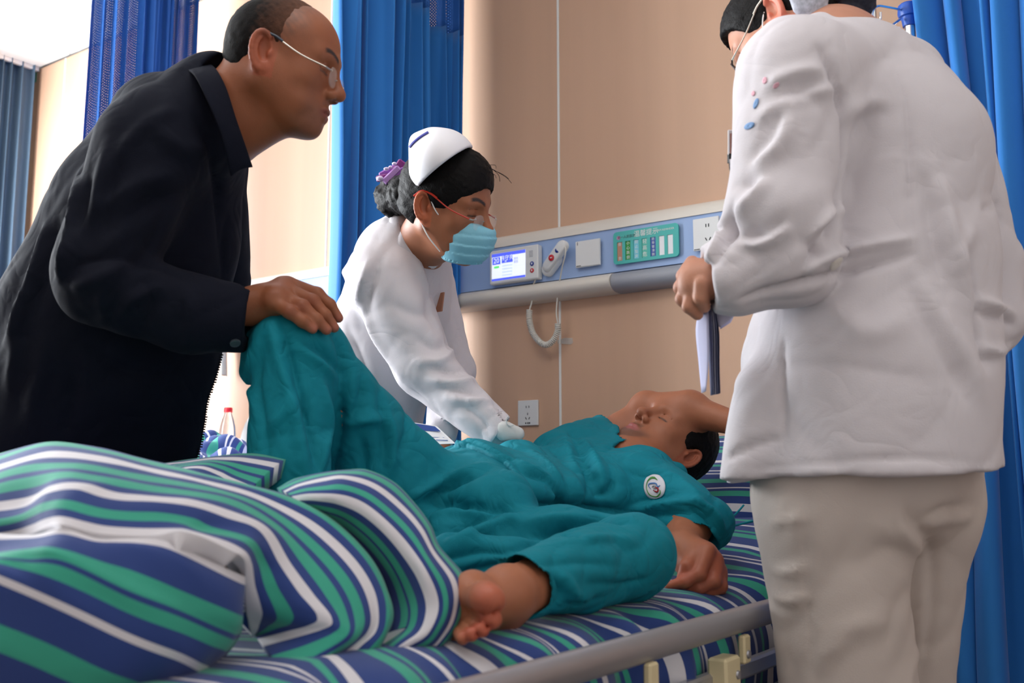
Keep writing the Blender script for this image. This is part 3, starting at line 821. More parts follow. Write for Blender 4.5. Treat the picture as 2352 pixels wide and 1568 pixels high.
MB().lathe([(.001, 0), (.007, 0), (.006, .003), (.001, .0035)], (c[0] + .016, c[1] + .014, c[2] + .004), (1, 0, 0), 14).build('bolt', steel, b, smooth=True)

mt = MB().box(((MX0 + MX1) / 2, 1.6, MZ - .085), (.425, .99, .07), bev=.03).build('mattress', mat('mattress_cover', srgb(70, 80, 120), .8))
tag(mt, 'bed mattress hidden beneath the navy striped sheet', 'mattress')
# the striped sheet, tucked loosely over the near side
ny, nx = 420, 150
ys = np.linspace(MY0 - .02, MY1 + .01, ny)
s_ = np.linspace(0, 1, nx)
prof = catmull(np.array([(-1.625, -.22), (-1.62, -.10), (-1.605, -.03), (-1.56, .0), (-1.35, .004), (-1.1, .0), (-.92, .003), (-.80, .004), (-.735, -.008), (-.700, -.04), (-.685, -.09), (-.690, -.16), (-.695, -.235)]), nx)
G = np.empty((ny, nx, 3)); UVs = np.empty((ny, nx, 2))
SS, YY = np.meshgrid(s_, ys)
px_, pz_ = prof[:, 0][None, :], prof[:, 1][None, :]
side = np.clip((px_ + .80) / .10, 0, 1); top_ = 1 - side
rip = np.sin(YY * 34 + 2.2 * np.sin(YY * 9.1) + 3 * SS) * .55 + .45 * np.sin(YY * 61 + 1.7 * np.sin(YY * 13) + 5 * SS)
G[..., 0] = px_ + side * .016 * rip
G[..., 1] = YY + side * .010 * np.cos(YY * 34 + 2) + .012 * np.sin(px_ * 9 + YY * 3) * top_
lump = .007 * vnoise(np.stack([px_ + 0 * YY, YY, 0 * YY + 0 * px_], -1).reshape(-1, 3), 2.6, 4).reshape(ny, nx)
G[..., 2] = bed_z(YY) + pz_ + lump * top_ + side * .010 * rip * np.exp(-((px_ + .72) / .05) ** 2)
arc = np.cumsum(np.concatenate([[0], np.linalg.norm(np.diff(prof, axis=0), axis=1)]))
UVs[..., 0] = arc[None, :]
UVs[..., 1] = YY + .030 * np.sin(px_ * 7 + YY * 5) * top_ + .02 * np.sin(px_ * 15 + 1) + .012 * np.sin(YY * 17) * side - .06 * np.clip(px_ + .80, 0, 1)
sheet_m = stripe_mat('sheet_stripes', SHEET_STOPS, period=.40)
sh = mk('bed_sheet', G.reshape(-1, 3), grid_faces(ny, nx)[:, ::-1].copy(), sheet_m, uv=UVs.reshape(-1, 2))
so = sh.modifiers.new('thickness', 'SOLIDIFY'); so.thickness = .002
tag(sh, 'navy, mint and white striped sheet spread over the patient\'s mattress', 'bed sheet')

# pillow
nu, nv = 60, 60
u = np.linspace(-1, 1, nu); U, Vq = np.meshgrid(u, u, indexing='ij')
def pil(cx, cy, cz, hx, hy, hz, tilt, name, label, parent=None):
    sx = np.sign(U) * np.abs(U) ** .8; sy = np.sign(Vq) * np.abs(Vq) ** .8
    edge = np.clip((1 - U ** 4) * (1 - Vq ** 4), 0, 1) ** .55
    nz = .008 * vnoise(np.stack([U, Vq, U * 0], -1).reshape(-1, 3), .9, 9).reshape(nu, nv)
    pts = []; fs = []
    for sgn in (1, -1):
        z = sgn * hz * edge + (nz * edge if sgn > 0 else 0)
        y = hy * sy * (1 - .07 * (1 - Vq ** 2) * 0); x = hx * sx
        q = np.stack([x, y, z], -1).reshape(-1, 3) @ rotx(tilt).T + np.array([cx, cy, cz]); pts.append(q)
        f = grid_faces(nu, nv); fs.append((f[:, ::-1] if sgn > 0 else f) + (0 if sgn > 0 else nu * nv))
    uv = np.concatenate([np.stack([U.ravel() * hx, Vq.ravel() * hy], -1)] * 2)
    o = mk(name, np.concatenate(pts), np.concatenate(fs), stripe_mat('pillow_stripes', SHEET_STOPS, axis='v', period=.34), parent, uv=uv)
    return tag(o, label, 'pillow')
pil(-1.06, 2.37, .785, .33, .22, .080, math.radians(26), 'pillow', 'striped pillow under the head of the man lying in bed')

# ------------------------------------------------------------------ crumpled duvet at the foot of the bed
def cr(x, y): return x / 2.138, y / 2.138 + 980
def loft(rows, nr, nc, smooth_rows=True):
    """rows = [(v, [(x,y,d)...])] in crop pixels; returns grid V, UV"""
    R = []
    for v, pts in rows:
        w = np.array([P(*cr(x, y), d) for x, y, d in pts]); R.append(catmull(w, nc))
    R = np.array(R); vs = np.array([r[0] for r in rows])
    out = np.empty((nr, nc, 3))
    key = np.concatenate([np.arange(len(R))[:, None] * 0 + vs[:, None]], 1)
    # spline across the rows at even steps of v
    tv = np.linspace(vs[0], vs[-1], nr)
    ext = np.concatenate([2 * R[:1] - R[1:2], R, 2 * R[-1:] - R[-2:-1]])
    for i, t in enumerate(tv):
        s = min(max(np.searchsorted(vs, t, side='right') - 1, 0), len(vs) - 2); u = (t - vs[s]) / (vs[s + 1] - vs[s])
        p0, p1, p2, p3 = ext[s], ext[s + 1], ext[s + 2], ext[s + 3]
        a = (vs[s + 1] - vs[s])
        m1 = (p2 - p0) / max((vs[s + 1] - vs[max(s - 1, 0)]) or a, 1e-6) * a if s > 0 else (p2 - p1)
        m2 = (p3 - p1) / max(vs[min(s + 2, len(vs) - 1)] - vs[s], 1e-6) * a if s < len(vs) - 2 else (p2 - p1)
        out[i] = (2 * u ** 3 - 3 * u ** 2 + 1) * p1 + (u ** 3 - 2 * u ** 2 + u) * m1 + (-2 * u ** 3 + 3 * u ** 2) * p2 + (u ** 3 - u ** 2) * m2
    UV = np.stack(np.broadcast_arrays(np.linspace(0, 1, nc)[None, :], tv[:, None]), -1)
    return out, UV
def rw(v, xs, ds):
    ds = np.interp(np.linspace(0, 1, len(xs)), np.linspace(0, 1, len(ds)), ds)
    return (v, [(x, y, d) for (x, y), d in zip(xs, ds)])
ROWS_M = [
 rw(-.10, [(-160, 420), (300, 330), (700, 390), (1100, 450), (1450, 600), (1700, 780), (1830, 930), (1800, 1100), (1700, 1250)], [1.75, 1.72, 1.7, 1.7, 1.62, 1.5, 1.4, 1.32, 1.25]),
 rw(-.02, [(-120, 200), (130, 130), (300, 104), (500, 130), (800, 208), (1150, 286), (1400, 356), (1600, 462), (1780, 632), (1880, 810), (1905, 960), (1820, 1130), (1735, 1260)], [1.42, 1.4, 1.4, 1.38, 1.36, 1.33, 1.28, 1.22]),
 rw(.05, [(-120, 180), (130, 108), (300, 82), (500, 110), (800, 190), (1150, 270), (1400, 342), (1620, 450), (1800, 620), (1900, 800), (1925, 960), (1835, 1130), (1745, 1270)], [1.27, 1.26, 1.25, 1.25, 1.25, 1.25, 1.25, 1.24, 1.22, 1.2, 1.17, 1.14, 1.12]),
 rw(.12, [(-120, 235), (130, 160), (300, 140), (500, 160), (800, 230), (1150, 310), (1380, 400), (1580, 530), (1740, 690), (1830, 860), (1820, 1010), (1680, 1130), (1600, 1240)], [1.18, 1.16, 1.14, 1.14, 1.17, 1.2, 1.21, 1.2, 1.18, 1.16, 1.14, 1.11, 1.09]),
 rw(.20, [(-120, 305), (120, 240), (300, 215), (500, 240), (860, 300), (1150, 360), (1340, 460), (1500, 610), (1640, 780), (1710, 930), (1700, 1020), (1560, 1110), (1400, 1190)], [1.13, 1.1, 1.07, 1.07, 1.11, 1.15, 1.165, 1.16, 1.14, 1.12, 1.1, 1.08, 1.06]),
 rw(.27, [(-120, 400), (110, 370), (250, 310), (400, 300), (560, 340), (900, 365), (1120, 425), (1290, 500), (1400, 680), (1500, 820), (1590, 930), (1540, 985), (1270, 1050)], [1.1, 1.07, 1.03, 1.02, 1.03, 1.07, 1.10, 1.12, 1.12, 1.11, 1.1, 1.1, 1.12]),
 rw(.34, [(-120, 470), (110, 440), (220, 400), (330, 385), (520, 425), (880, 455), (1000, 500), (1200, 545), (1280, 660), (1330, 790), (1400, 945), (1330, 985), (1250, 1020)], [1.08, 1.05, 1.01, .99, 1.0, 1.045, 1.06, 1.08, 1.1, 1.1, 1.1, 1.12, 1.14]),
 rw(.42, [(-120, 560), (110, 540), (220, 500), (300, 480), (480, 520), (760, 535), (900, 515), (1100, 590), (1185, 640), (1197, 780), (1205, 900), (1230, 990), (1235, 1030)], [1.08, 1.05, .99, .965, .975, 1.0, 1.0, 1.03, 1.05, 1.08, 1.10, 1.12, 1.14]),
]
ROWS_L = [
 rw(.445, [(-120, 520), (150, 535), (310, 500), (480, 545), (620, 545), (800, 560), (1000, 640), (1182, 720), (1200, 730)], [1.0, .985, .965, .97, .985, .995, 1.02, 1.06, 1.12]),
 rw(.475, [(-120, 600), (150, 570), (310, 545), (480, 590), (620, 590), (800, 630), (1000, 725), (1182, 815), (1200, 830)], [.97, .96, .95, .955, .97, .98, 1.0, 1.045, 1.12]),
 rw(.515, [(-120, 640), (130, 610), (300, 615), (600, 715), (900, 845), (1165, 945), (1190, 960)], [.95, .94, .93, .95, .975, 1.03, 1.12]),
 rw(.545, [(-120, 640), (130, 650), (310, 655), (600, 780), (900, 905), (1140, 1005), (1180, 1010)], [.94, .93, .925, .94, .97, 1.03, 1.12]),
 rw(.605, [(-120, 650), (60, 690), (270, 745), (600, 890), (900, 1015), (1100, 1090), (1130, 1090)], [.93, .925, .915, .935, .965, 1.03, 1.12]),
 rw(.665, [(-120, 690), (0, 735), (300, 860), (600, 995), (900, 1125), (1025, 1175), (1060, 1180)], [.92, .915, .91, .93, .965, 1.03, 1.12]),
 rw(.77, [(-120, 915), (0, 965), (300, 1090), (600, 1220), (850, 1320), (950, 1350)], [.905, .905, .905, .93, .99, 1.08]),
 rw(.83, [(-120, 1055), (0, 1105), (300, 1230), (600, 1350), (800, 1430)], [.90, .90, .905, .94, 1.02]),
 rw(1.0, [(-120, 1350), (100, 1450), (350, 1550), (600, 1650)], [.905, .905, .92, .98]),
]
ROWS_R = [
 rw(.0, [(1400, 420), (1600, 340), (1800, 330), (1950, 400), (2080, 560), (2180, 720), (2200, 900), (2100, 1050)], [1.62, 1.62, 1.6, 1.58, 1.55, 1.5, 1.42, 1.35]),
 rw(.06, [(1365, 312), (1450, 272), (1600, 240), (1700, 228), (1800, 228), (1920, 284), (2020, 382), (2100, 490), (2150, 600), (2265, 745), (2272, 850), (2250, 960), (2170, 1075), (1990, 1190), (1850, 1280)], [1.42, 1.42, 1.41, 1.4, 1.38, 1.36, 1.34, 1.32, 1.3, 1.27]),
 rw(.11, [(1360, 300), (1450, 255), (1600, 224), (1700, 212), (1800, 212), (1930, 270), (2030, 370), (2112, 480), (2162, 590), (2282, 735), (2288, 850), (2264, 960), (2182, 1075), (2000, 1190), (1860, 1280)], [1.36, 1.35, 1.34, 1.33, 1.33, 1.32, 1.3, 1.28, 1.26, 1.23, 1.21, 1.2, 1.18]),
 rw(.18, [(1400, 320), (1480, 290), (1600, 272), (1700, 262), (1830, 300), (1960, 400), (2050, 500), (2120, 620), (2215, 760), (2228, 900), (2150, 1045), (1960, 1160), (1820, 1245)], [1.30, 1.28, 1.27, 1.27, 1.27, 1.25, 1.23, 1.21, 1.19, 1.18, 1.16]),
 rw(.27, [(1440, 350), (1540, 345), (1650, 352), (1770, 390), (1880, 470), (1990, 590), (2080, 720), (2135, 880), (2080, 1020), (1900, 1140), (1760, 1230)], [1.27, 1.25, 1.24, 1.24, 1.23, 1.22, 1.2, 1.19, 1.17, 1.15, 1.13]),
 rw(.36, [(1500, 400), (1600, 415), (1700, 450), (1820, 540), (1920, 660), (1990, 790), (2020, 910), (1980, 1020), (1850, 1120), (1700, 1210)], [1.26, 1.25, 1.25, 1.24, 1.23, 1.22, 1.2, 1.18, 1.15, 1.12]),
 rw(.46, [(1540, 480), (1640, 520), (1740, 600), (1830, 700), (1890, 810), (1910, 920), (1870, 1030), (1760, 1110), (1640, 1190)], [1.29, 1.28, 1.27, 1.26, 1.25, 1.23, 1.21, 1.18, 1.15]),
]
ROWS_B = [
 rw(.0, [(700, 230), (830, 200), (1000, 178), (1150, 160), (1300, 165), (1420, 200)], [1.75, 1.75, 1.75, 1.75, 1.75]),
 rw(.06, [(700, 215), (830, 178), (1000, 150), (1100, 134), (1220, 132), (1400, 160)], [1.62, 1.6, 1.58, 1.58, 1.58]),
 rw(.30, [(720, 240), (850, 200), (980, 185), (1080, 215), (1150, 250), (1250, 290)], [1.5, 1.49, 1.48, 1.48, 1.47]),
 rw(.50, [(740, 300), (850, 270), (950, 270), (1050, 310), (1150, 360)], [1.42, 1.42, 1.42, 1.42, 1.42]),
]
SM = [(0, N_), (.12, M_), (.155, N_), (.185, O_), (.205, N_), (.225, M_), (.25, N_), (.27, M_), (.293, N_), (.313, O_), (.337, N_), (.365, M_), (.395, N_), (.425, O_), (.478, N_), (.513, M_), (.548, N_), (.558, M_),
      (.60, N_), (.655, O_), (.675, N_), (.75, M_), (.80, N_), (.93, M_), (.96, N_)]
# stops above are along w = (v + .10) / 1.10
def wv(v): return (v + .10) / 1.10
SM = [(0, N_)] + [(wv(a), c) for a, c in ((-.04, M_), (.02, N_), (.035, M_), (.075, N_), (.10, O_), (.13, N_), (.15, M_), (.18, N_), (.20, M_), (.228, N_), (.25, O_), (.282, N_), (.318, M_), (.352, N_), (.385, O_), (.455, N_),
      (.505, M_), (.546, N_), (.562, M_), (.606, N_), (.662, O_), (.685, N_), (.77, M_), (.83, N_), (.93, O_), (.95, N_))]
duv_m = stripe_mat('duvet_stripes', SM)
parts = []
for rows, nr, nc, f in ((ROWS_M, 150, 200, lambda v: wv(v)), (ROWS_L, 150, 160, lambda v: wv(v)), (ROWS_R, 120, 170, lambda v: wv(.02 + v * 1.45)), (ROWS_B, 70, 90, lambda v: wv(.02 + v * .75))):
    g, uv = loft(rows, nr, nc); uv[..., 1] = f(uv[..., 1]); parts.append((g, uv))
V_, F_, U_ = [], [], []; base = 0
for g, uv in parts:
    n0, n1 = g.shape[:2]
    wob = vnoise(g.reshape(-1, 3), 5, 2)[:, None] * .004 + vnoise(g.reshape(-1, 3), 13, 5)[:, None] * .0015
    V_.append(g.reshape(-1, 3) + wob * np.array([[-.5, -.5, .7]])); F_.append(grid_faces(n0, n1) + base); U_.append(uv.reshape(-1, 2)); base += n0 * n1
Vd, Fd, Ud = np.concatenate(V_), np.concatenate(F_), np.concatenate(U_)
nrm = np.cross(Vd[Fd[:, 2]] - Vd[Fd[:, 0]], Vd[Fd[:, 3]] - Vd[Fd[:, 1]])
flip = np.einsum('ij,ij->i', nrm, CAM - Vd[Fd[:, 0]]) < 0
b0 = 0
for (g, uv), ff in zip(parts, F_):
    n_ = len(ff); sl_ = slice(b0, b0 + n_)
    if flip[sl_].mean() > .5: Fd[sl_] = Fd[sl_][:, ::-1]
    b0 += n_
duvet = mk('duvet', Vd, Fd, duv_m, uv=Ud)
so = duvet.modifiers.new('filling', 'SOLIDIFY'); so.thickness = .03; so.offset = -1
tag(duvet, 'crumpled navy, mint and white striped duvet heaped at the foot of the bed', 'duvet')

# ------------------------------------------------------------------ the neighbouring bed, bottle and cabinet
bed2 = empty('hospital_bed', (-2.74, 1.7, 0), 'far hospital bed with a rounded white headboard, behind the raised knee', 'bed')
hb2 = []
hx0 = on_plane(556, 1000, 1, 2.66)[0]; hzT = on_plane(577, 944, 1, 2.66)[2]
poly = [(0, .0), (.88, 0)] + [(.88 - .20 + .20 * math.sin(a), hzT - .45 - .20 + .20 * math.cos(a)) for a in np.linspace(math.pi / 2, 0, 9)] + [(.20 - .20 * math.sin(a), hzT - .45 - .16 + .20 * math.cos(a)) for a in np.linspace(0, math.pi / 2, 9)]
MB().prism(poly, (hx0, 2.68, .45), UX, UZ, NY, .035).build('headboard', mat('headboard_white', srgb(236, 234, 228), .4), bed2)
fb = MB()
for x in (-3.12, -2.34): fb.box((x, 1.7, .42), (.022, .98, .03), bev=.005)
for y in (.75, 1.6, 2.6): fb.box((-2.73, y, .42), (.4, .02, .025), bev=.004)
fb.build('frame', fr_m, bed2)
for x in (-3.12, -2.34):
    for y in (.8, 2.55): MB().box((x, y, .21), (.022, .022, .21), bev=.004).build('leg', fr_m, bed2)
m2 = MB().box((-2.73, 1.65, .52), (.42, .98, .07), bev=.03).build('mattress', mat('mattress_cover', (0, 0, 0))); tag(m2, 'mattress of the far bed behind the man in the dark jacket', 'mattress')
# rumpled blanket on the far bed
nx2, ny2 = 120, 90
U2, V2 = np.meshgrid(np.linspace(0, 1, nx2), np.linspace(0, 1, ny2), indexing='ij')
edge = np.sin(np.pi * np.clip(U2, .02, .98)) ** .35 * np.sin(np.pi * np.clip(V2, .02, .98)) ** .35
q3 = np.stack([U2 * 1.1, V2 * .7, 0 * U2], -1).reshape(-1, 3)
hgt = .30 + .06 * vnoise(q3, 1.7, 31).reshape(nx2, ny2) + .045 * np.abs(vnoise(q3, 4.2, 17)).reshape(nx2, ny2) + .03 * vnoise(q3, 7.5, 8).reshape(nx2, ny2)
Vb = np.stack([-3.22 + U2 * .98 + .03 * vnoise(q3, 3, 2).reshape(nx2, ny2), 1.75 + V2 * .62, .592 + edge * hgt], -1).reshape(-1, 3)
uvb = np.stack([U2, V2 * .7 + U2 * .9 + .10 * vnoise(q3, 2.3, 5).reshape(nx2, ny2)], -1).reshape(-1, 2)
bl2 = mk('blanket', Vb, grid_faces(nx2, ny2), stripe_mat('blanket_stripes', SHEET_STOPS, period=.34), uv=uvb)
so = bl2.modifiers.new('thickness', 'SOLIDIFY'); so.thickness = .02; so.offset = -1
tag(bl2, 'rumpled striped blanket heaped on the far bed near the bottle', 'blanket')
cab = empty('bedside_cabinet', (-3.325, 2.49, 0), 'pale bedside cabinet by the far bed, beneath the red-capped bottle', 'cabinet')
cabm = mat('cabinet_laminate', srgb(222, 206, 184), .5)
MB().box((-3.325, 2.50, .40), (.115, .15, .40), bev=.008).build('body', cabm, cab)
MB().box((-3.325, 2.50, .815), (.125, .16, .012), bev=.005).build('top', whitep, cab)
dr = MB().box((-3.325, 2.343, .66), (.10, .006, .09), bev=.004).build('drawer', cabm, cab); MB().box((-3.325, 2.331, .68), (.04, .006, .006), bev=.003).build('handle', chrome, dr)
dr = MB().box((-3.325, 2.343, .30), (.10, .006, .25), bev=.004).build('door', cabm, cab); MB().box((-3.25, 2.331, .38), (.006, .006, .05), bev=.003).build('handle', chrome, dr)
# bottle
bp_ = on_plane(522, 1000, 1, 2.59); ztop = on_plane(522, 936, 1, 2.59)[2]; zbot = .828
bt = empty('water_bottle', (bp_[0], 2.59, zbot), 'clear plastic water bottle with a red cap and white label on the cabinet', 'bottle')
hB = ztop - zbot
clear = mat('clear_plastic', (.96, .96, .97), .08, trans=.92, spec=.5)
wr = .0325
MB().lathe([(.01, 0), (wr * .9, .0), (wr, .008), (wr, hB * .36), (wr * .95, hB * .40), (wr, hB * .44), (wr, hB * .60), (wr * .93, hB * .70), (wr * .72, hB * .81), (wr * .46, hB * .90), (.0135, hB * .93), (.0135, hB * .95), (.003, hB * .95)], (bp_[0], 2.59, zbot), n=28).build('bottle_body', clear, bt, smooth=True)
MB().lathe([(.004, hB * .925), (.0165, hB * .925), (.0165, hB * .985), (.0145, hB), (.004, hB)], (bp_[0], 2.59, zbot), n=28).build('cap', mat('red_cap', srgb(236, 28, 44), .4), bt, smooth=True)
MB().lathe([(wr + .0005, hB * .18), (wr + .0008, hB * .18), (wr + .0008, hB * .46), (wr + .0005, hB * .46)], (bp_[0], 2.59, zbot), n=28).build('label', mat('label_white', srgb(244, 244, 242), .5), bt, smooth=True)
dirc = np.array([CAM[0] - bp_[0], CAM[1] - 2.59, 0]); dirc /= np.linalg.norm(dirc); tn = np.cross([0, 0, 1], dirc)
MB().prism([(-.012, 0), (.010, 0), (-.002, .024)], np.array([bp_[0], 2.59, zbot + hB * .37 - .008]) + dirc * (wr + .001), tn, UZ, dirc, .0006).build('label_emblem', mat('label_green', srgb(20, 120, 60), .5), bt)
# white crumpled bag on the cabinet
U3, V3 = np.meshgrid(np.linspace(0, 1, 46), np.linspace(0, 1, 36), indexing='ij')
e3 = (np.sin(np.pi * U3) * np.sin(np.pi * V3)) ** .4
q4 = np.stack([U3, V3, U3 * 0], -1).reshape(-1, 3)
Vg = np.stack([-3.44 + U3 * .17, 2.36 + V3 * .20, .829 + e3 * (.165 + .03 * vnoise(q4, 3, 4).reshape(46, 36) + .012 * vnoise(q4, 9, 6).reshape(46, 36))], -1).reshape(-1, 3)
bag = mk('plastic_bag', Vg, grid_faces(46, 36), mat('bag_white', srgb(240, 236, 236), .35, alpha=.9)); tag(bag, 'crumpled white plastic bag beside the bottle on the far cabinet', 'bag')
so = bag.modifiers.new('thickness', 'SOLIDIFY'); so.thickness = .001

# ------------------------------------------------------------------ drip stand by the right curtain
pc = P(2092, 100, 2.42); xP, yP = pc[0], pc[1]
drip = empty('drip_stand', (xP, yP, 0), 'chrome drip stand with a blue hook collar beside the right curtain', 'drip stand')
zc1 = P(2098, 8, 2.42)[2]; zc0 = P(2094, 58, 2.42)[2]
MB().tube([(xP, yP, .06), (xP, yP, zc0 + .01)], .0125, 18).build('pole', chrome, drip, smooth=True)
bl_m = mat('blue_plastic', srgb(30, 84, 178), .4)
hc = zc1 - zc0
MB().lathe([(.008, zc0), (.016, zc0), (.019, zc0 + hc * .42), (.024, zc0 + hc * .46), (.0265, zc0 + hc * .62), (.025, zc1), (.021, zc1 + .004), (.006, zc1 + .004)], (xP, yP, 0), n=24).build('hook_collar', bl_m, drip, smooth=True)
def hook(pts, ds, r=.0032):
    w = catmull(np.array([P(x, y, d) for (x, y), d in zip(pts, ds)]), 50)
    MB().tube(w, r, 8).build('hook', chrome, drip, smooth=True)
hook([(2066, 22), (2040, 17), (2016, 14), (2005, 24), (2003, 38), (2010, 47), (2021, 44), (2022, 28)], [2.42, 2.40, 2.38, 2.36, 2.355, 2.35, 2.35, 2.35])
hook([(2068, 44), (2052, 56), (2040, 66), (2037, 80), (2042, 93), (2054, 90), (2063, 76), (2065, 62)], [2.42, 2.40, 2.38, 2.37, 2.37, 2.37, 2.37, 2.37])
hook([(2105, 12), (2118, 2), (2130, -10)], [2.42, 2.44, 2.46]); hook([(2118, 34), (2140, 26), (2160, 20)], [2.42, 2.46, 2.5])
for k in range(5):
    a = 2 * math.pi * k / 5 + .3
    lg = MB().tube([(xP, yP, .07), (xP + .12 * math.cos(a), yP + .12 * math.sin(a), .06), (xP + .21 * math.cos(a), yP + .21 * math.sin(a), .05)], .011, 10).build('leg', steel, drip, smooth=True)
    MB().lathe([(.004, -.009), (.022, -.009), (.022, .009), (.004, .009)], (xP + .21 * math.cos(a), yP + .21 * math.sin(a), .023), (-math.sin(a), math.cos(a), 0), 14).build('caster', dark, lg, smooth=True)
# ------------------------------------------------------------------ people: shared sculpting
def E(F, c, r, R=None, k=.02, mode='add'):
    return ell(F.T(*c), np.array(r) * F.sc, F.R if R is None else F.R @ R, k, mode)
def RCf(F, a, b, ra, rb, k=.012, mode='add'):
    return rc(F.T(*a), F.T(*b), ra * F.sc, rb * F.sc, k, mode)
def head_ops(F, eyes_open=False, nose=1.0, wide=1.0, ear=1.0):
    o = []
    o += [E(F, (0, -.012, .036), (.0745 * wide, .094, .084)), E(F, (0, .036, .038), (.064 * wide, .054, .058), k=.03),
          E(F, (0, .036, -.022), (.060 * wide, .054, .066), k=.03)]
    for s in (-1, 1):
        o += [RCf(F, (s * .054 * wide, -.006, -.045), (s * .028, .058, -.094), .020, .017, .03),
              RCf(F, (s * .050 * wide, .005, -.02), (s * .040, .05, -.06), .020, .018, .03)]
    o += [E(F, (0, .072, -.100), (.022, .018, .016), k=.025), E(F, (0, .070, -.064), (.030, .024, .030), k=.025)]
    for s in (-1, 1):
        o += [E(F, (s * .044, .054, -.020), (.020, .019, .016), k=.025), RCf(F, (s * .012, .087, .022), (s * .046, .070, .024), .009, .008, .018)]
    for s in (-1, 1): o.append(E(F, (s * .031, .099, .004), (.019, .015, .012), k=.014, mode='sub'))
    for s in (-1, 1): o.append(E(F, (s * .031, .0715, .003), (.0150, .0140, .0120), k=.005))
    for s in (-1, 1):
        o.append(RCf(F, (s * .018, .0845, .0115), (s * .046, .0770, .0105), .0012, .0012, .003, 'sub'))
        zz = .0005 if eyes_open else -.004
        o += [RCf(F, (s * .0185, .0830, zz), (s * .0315, .0865, zz - .002), .0012, .0014, .002, 'sub'), RCf(F, (s * .0315, .0865, zz - .002), (s * .0455, .0775, zz), .0014, .001, .002, 'sub')]
    n = nose
    o += [RCf(F, (0, .086, .016), (0, .086 + .024 * n, -.026), .0085, .0105, .013), E(F, (0, .086 + .026 * n, -.031), (.0118, .011, .010), k=.010)]
    for s in (-1, 1): o.append(E(F, (s * .0145, .098, -.036), (.0085, .011, .0085), k=.006))
    for s in (-1, 1): o.append(E(F, (s * .0078, .103, -.0435), (.0042, .0060, .0045), k=.003, mode='sub'))
    up = [(-.025, .079, -.0685), (-.009, .0925, -.0625), (0, .0935, -.0645), (.009, .0925, -.0625), (.025, .079, -.0685)]
    for a, b in zip(up[:-1], up[1:]): o.append(RCf(F, a, b, .0042 if abs(a[0]) > .02 else .0058, .0042 if abs(b[0]) > .02 else .0058, .005))
    lo = [(-.023, .078, -.0715), (-.008, .0905, -.0750), (.008, .0905, -.0750), (.023, .078, -.0715)]
    for a, b in zip(lo[:-1], lo[1:]): o.append(RCf(F, a, b, .0040 if abs(a[0]) > .02 else .0068, .0040 if abs(b[0]) > .02 else .0068, .005))
    gr = [(-.027, .078, -.0700), (-.009, .0985, -.0688), (.009, .0985, -.0688), (.027, .078, -.0700)]
    for a, b in zip(gr[:-1], gr[1:]): o.append(RCf(F, a, b, .0013, .0013, .0025, 'sub'))
    for s in (-1, 1):
        Rr = rotz(s * .42) @ rotx(.18)
        ec = np.array((s * .0785 * wide, -.016, -.002))
        o.append(E(F, ec, np.array((.0062, .0180, .0315)) * ear, Rr, k=.006))
        o.append(E(F, ec + Rr @ (np.array([s * .0080, .0015, .003]) * ear), np.array((.0108, .0120, .0215)) * ear, Rr, k=.002, mode='sub'))
        rim = [ec + Rr @ (np.array([s * .0036, -.0160 * math.sin(a), .0285 * math.cos(a)]) * ear) for a in np.linspace(-.75, 2.75, 12)]
        for a, b in zip(rim[:-1], rim[1:]): o.append(RCf(F, a, b, .0040 * ear, .0040 * ear, .002))
        anti = [ec + Rr @ (np.array([s * .0026, -.0085 * math.sin(a), .0190 * math.cos(a)]) * ear) for a in np.linspace(.25, 2.7, 8)]
        for a, b in zip(anti[:-1], anti[1:]): o.append(RCf(F, a, b, .0026 * ear, .0026 * ear, .002))
        o.append(E(F, (s * .077 * wide, -.008, -.029), (.0055, .0085, .0085), k=.006))
        o.append(E(F, (s * .0775 * wide, -.002, -.004), (.0045, .0040, .0065), k=.004))
    return o
def skin_color(F, V, base, lip=(.40, .13, .11), brow=(.02, .015, .012), stubble=0.0, ear=None, lid=True, brow_s=1.0, brow_y=.1035):
    L = F.L(V) if F is not None else None
    C = np.tile(np.array(base, float), (len(V), 1))
    def blend(C, w, col): return C * (1 - w[:, None]) + np.array(col) * w[:, None]
    x, y, z = np.abs(L[:, 0]), L[:, 1], L[:, 2]
    near = (np.linalg.norm(L, axis=1) < .16)
    sm = lambda t: np.clip(t, 0, 1) ** 2 * (3 - 2 * np.clip(t, 0, 1))
    if stubble:
        w = near * sm((y - .035) / .03) * sm((-.05 - z) / .025) * (1 - sm((x - .045) / .02)); C = blend(C, w * stubble, (.05, .042, .038))
        w = near * sm((y - .080) / .01) * np.exp(-((z + .054) / .006) ** 2) * (x < .022); C = blend(C, w * stubble * .8, (.05, .042, .038))
    e = (x / .026) ** 2
    w = near * (y > .072) * np.clip(1.25 - e, 0, 1) * sm((.0125 * (1 - .55 * e) - np.abs(z + .069)) / .004); C = blend(C, np.clip(w, 0, 1) * .85, lip)
    zb = .0235 + .010 * np.sin(np.clip((x - .012) / .040, 0, 1) * 2.5)
    w = near * (y > .05) * sm((.0055 - np.abs(z - zb)) / .003) * sm((x - .010) / .006) * sm((.052 - x) / .008) * (y < brow_y - .35 * np.maximum(x - .012, 0)); C = blend(C, np.clip(w, 0, 1) * brow_s, brow)
    if lid:
        w = near * (y > .066) * np.exp(-((z + .0035) / .0022) ** 2) * sm((x - .016) / .005) * sm((.049 - x) / .005); C = blend(C, w * .8, (.03, .02, .016))
    w = near * sm((x - .068) / .012) * (y < .01) * (z < .05) * (z > -.045); C = blend(C, w * .45, ear or (base[0] * 1.1, base[1] * .62, base[2] * .55))
    w = near * np.exp(-((x / .016) ** 2 + ((y - .112) / .02) ** 2 + ((z + .032) / .014) ** 2)); C = blend(C, w * .25, (base[0] * 1.05, base[1] * .7, base[2] * .65))
    return C
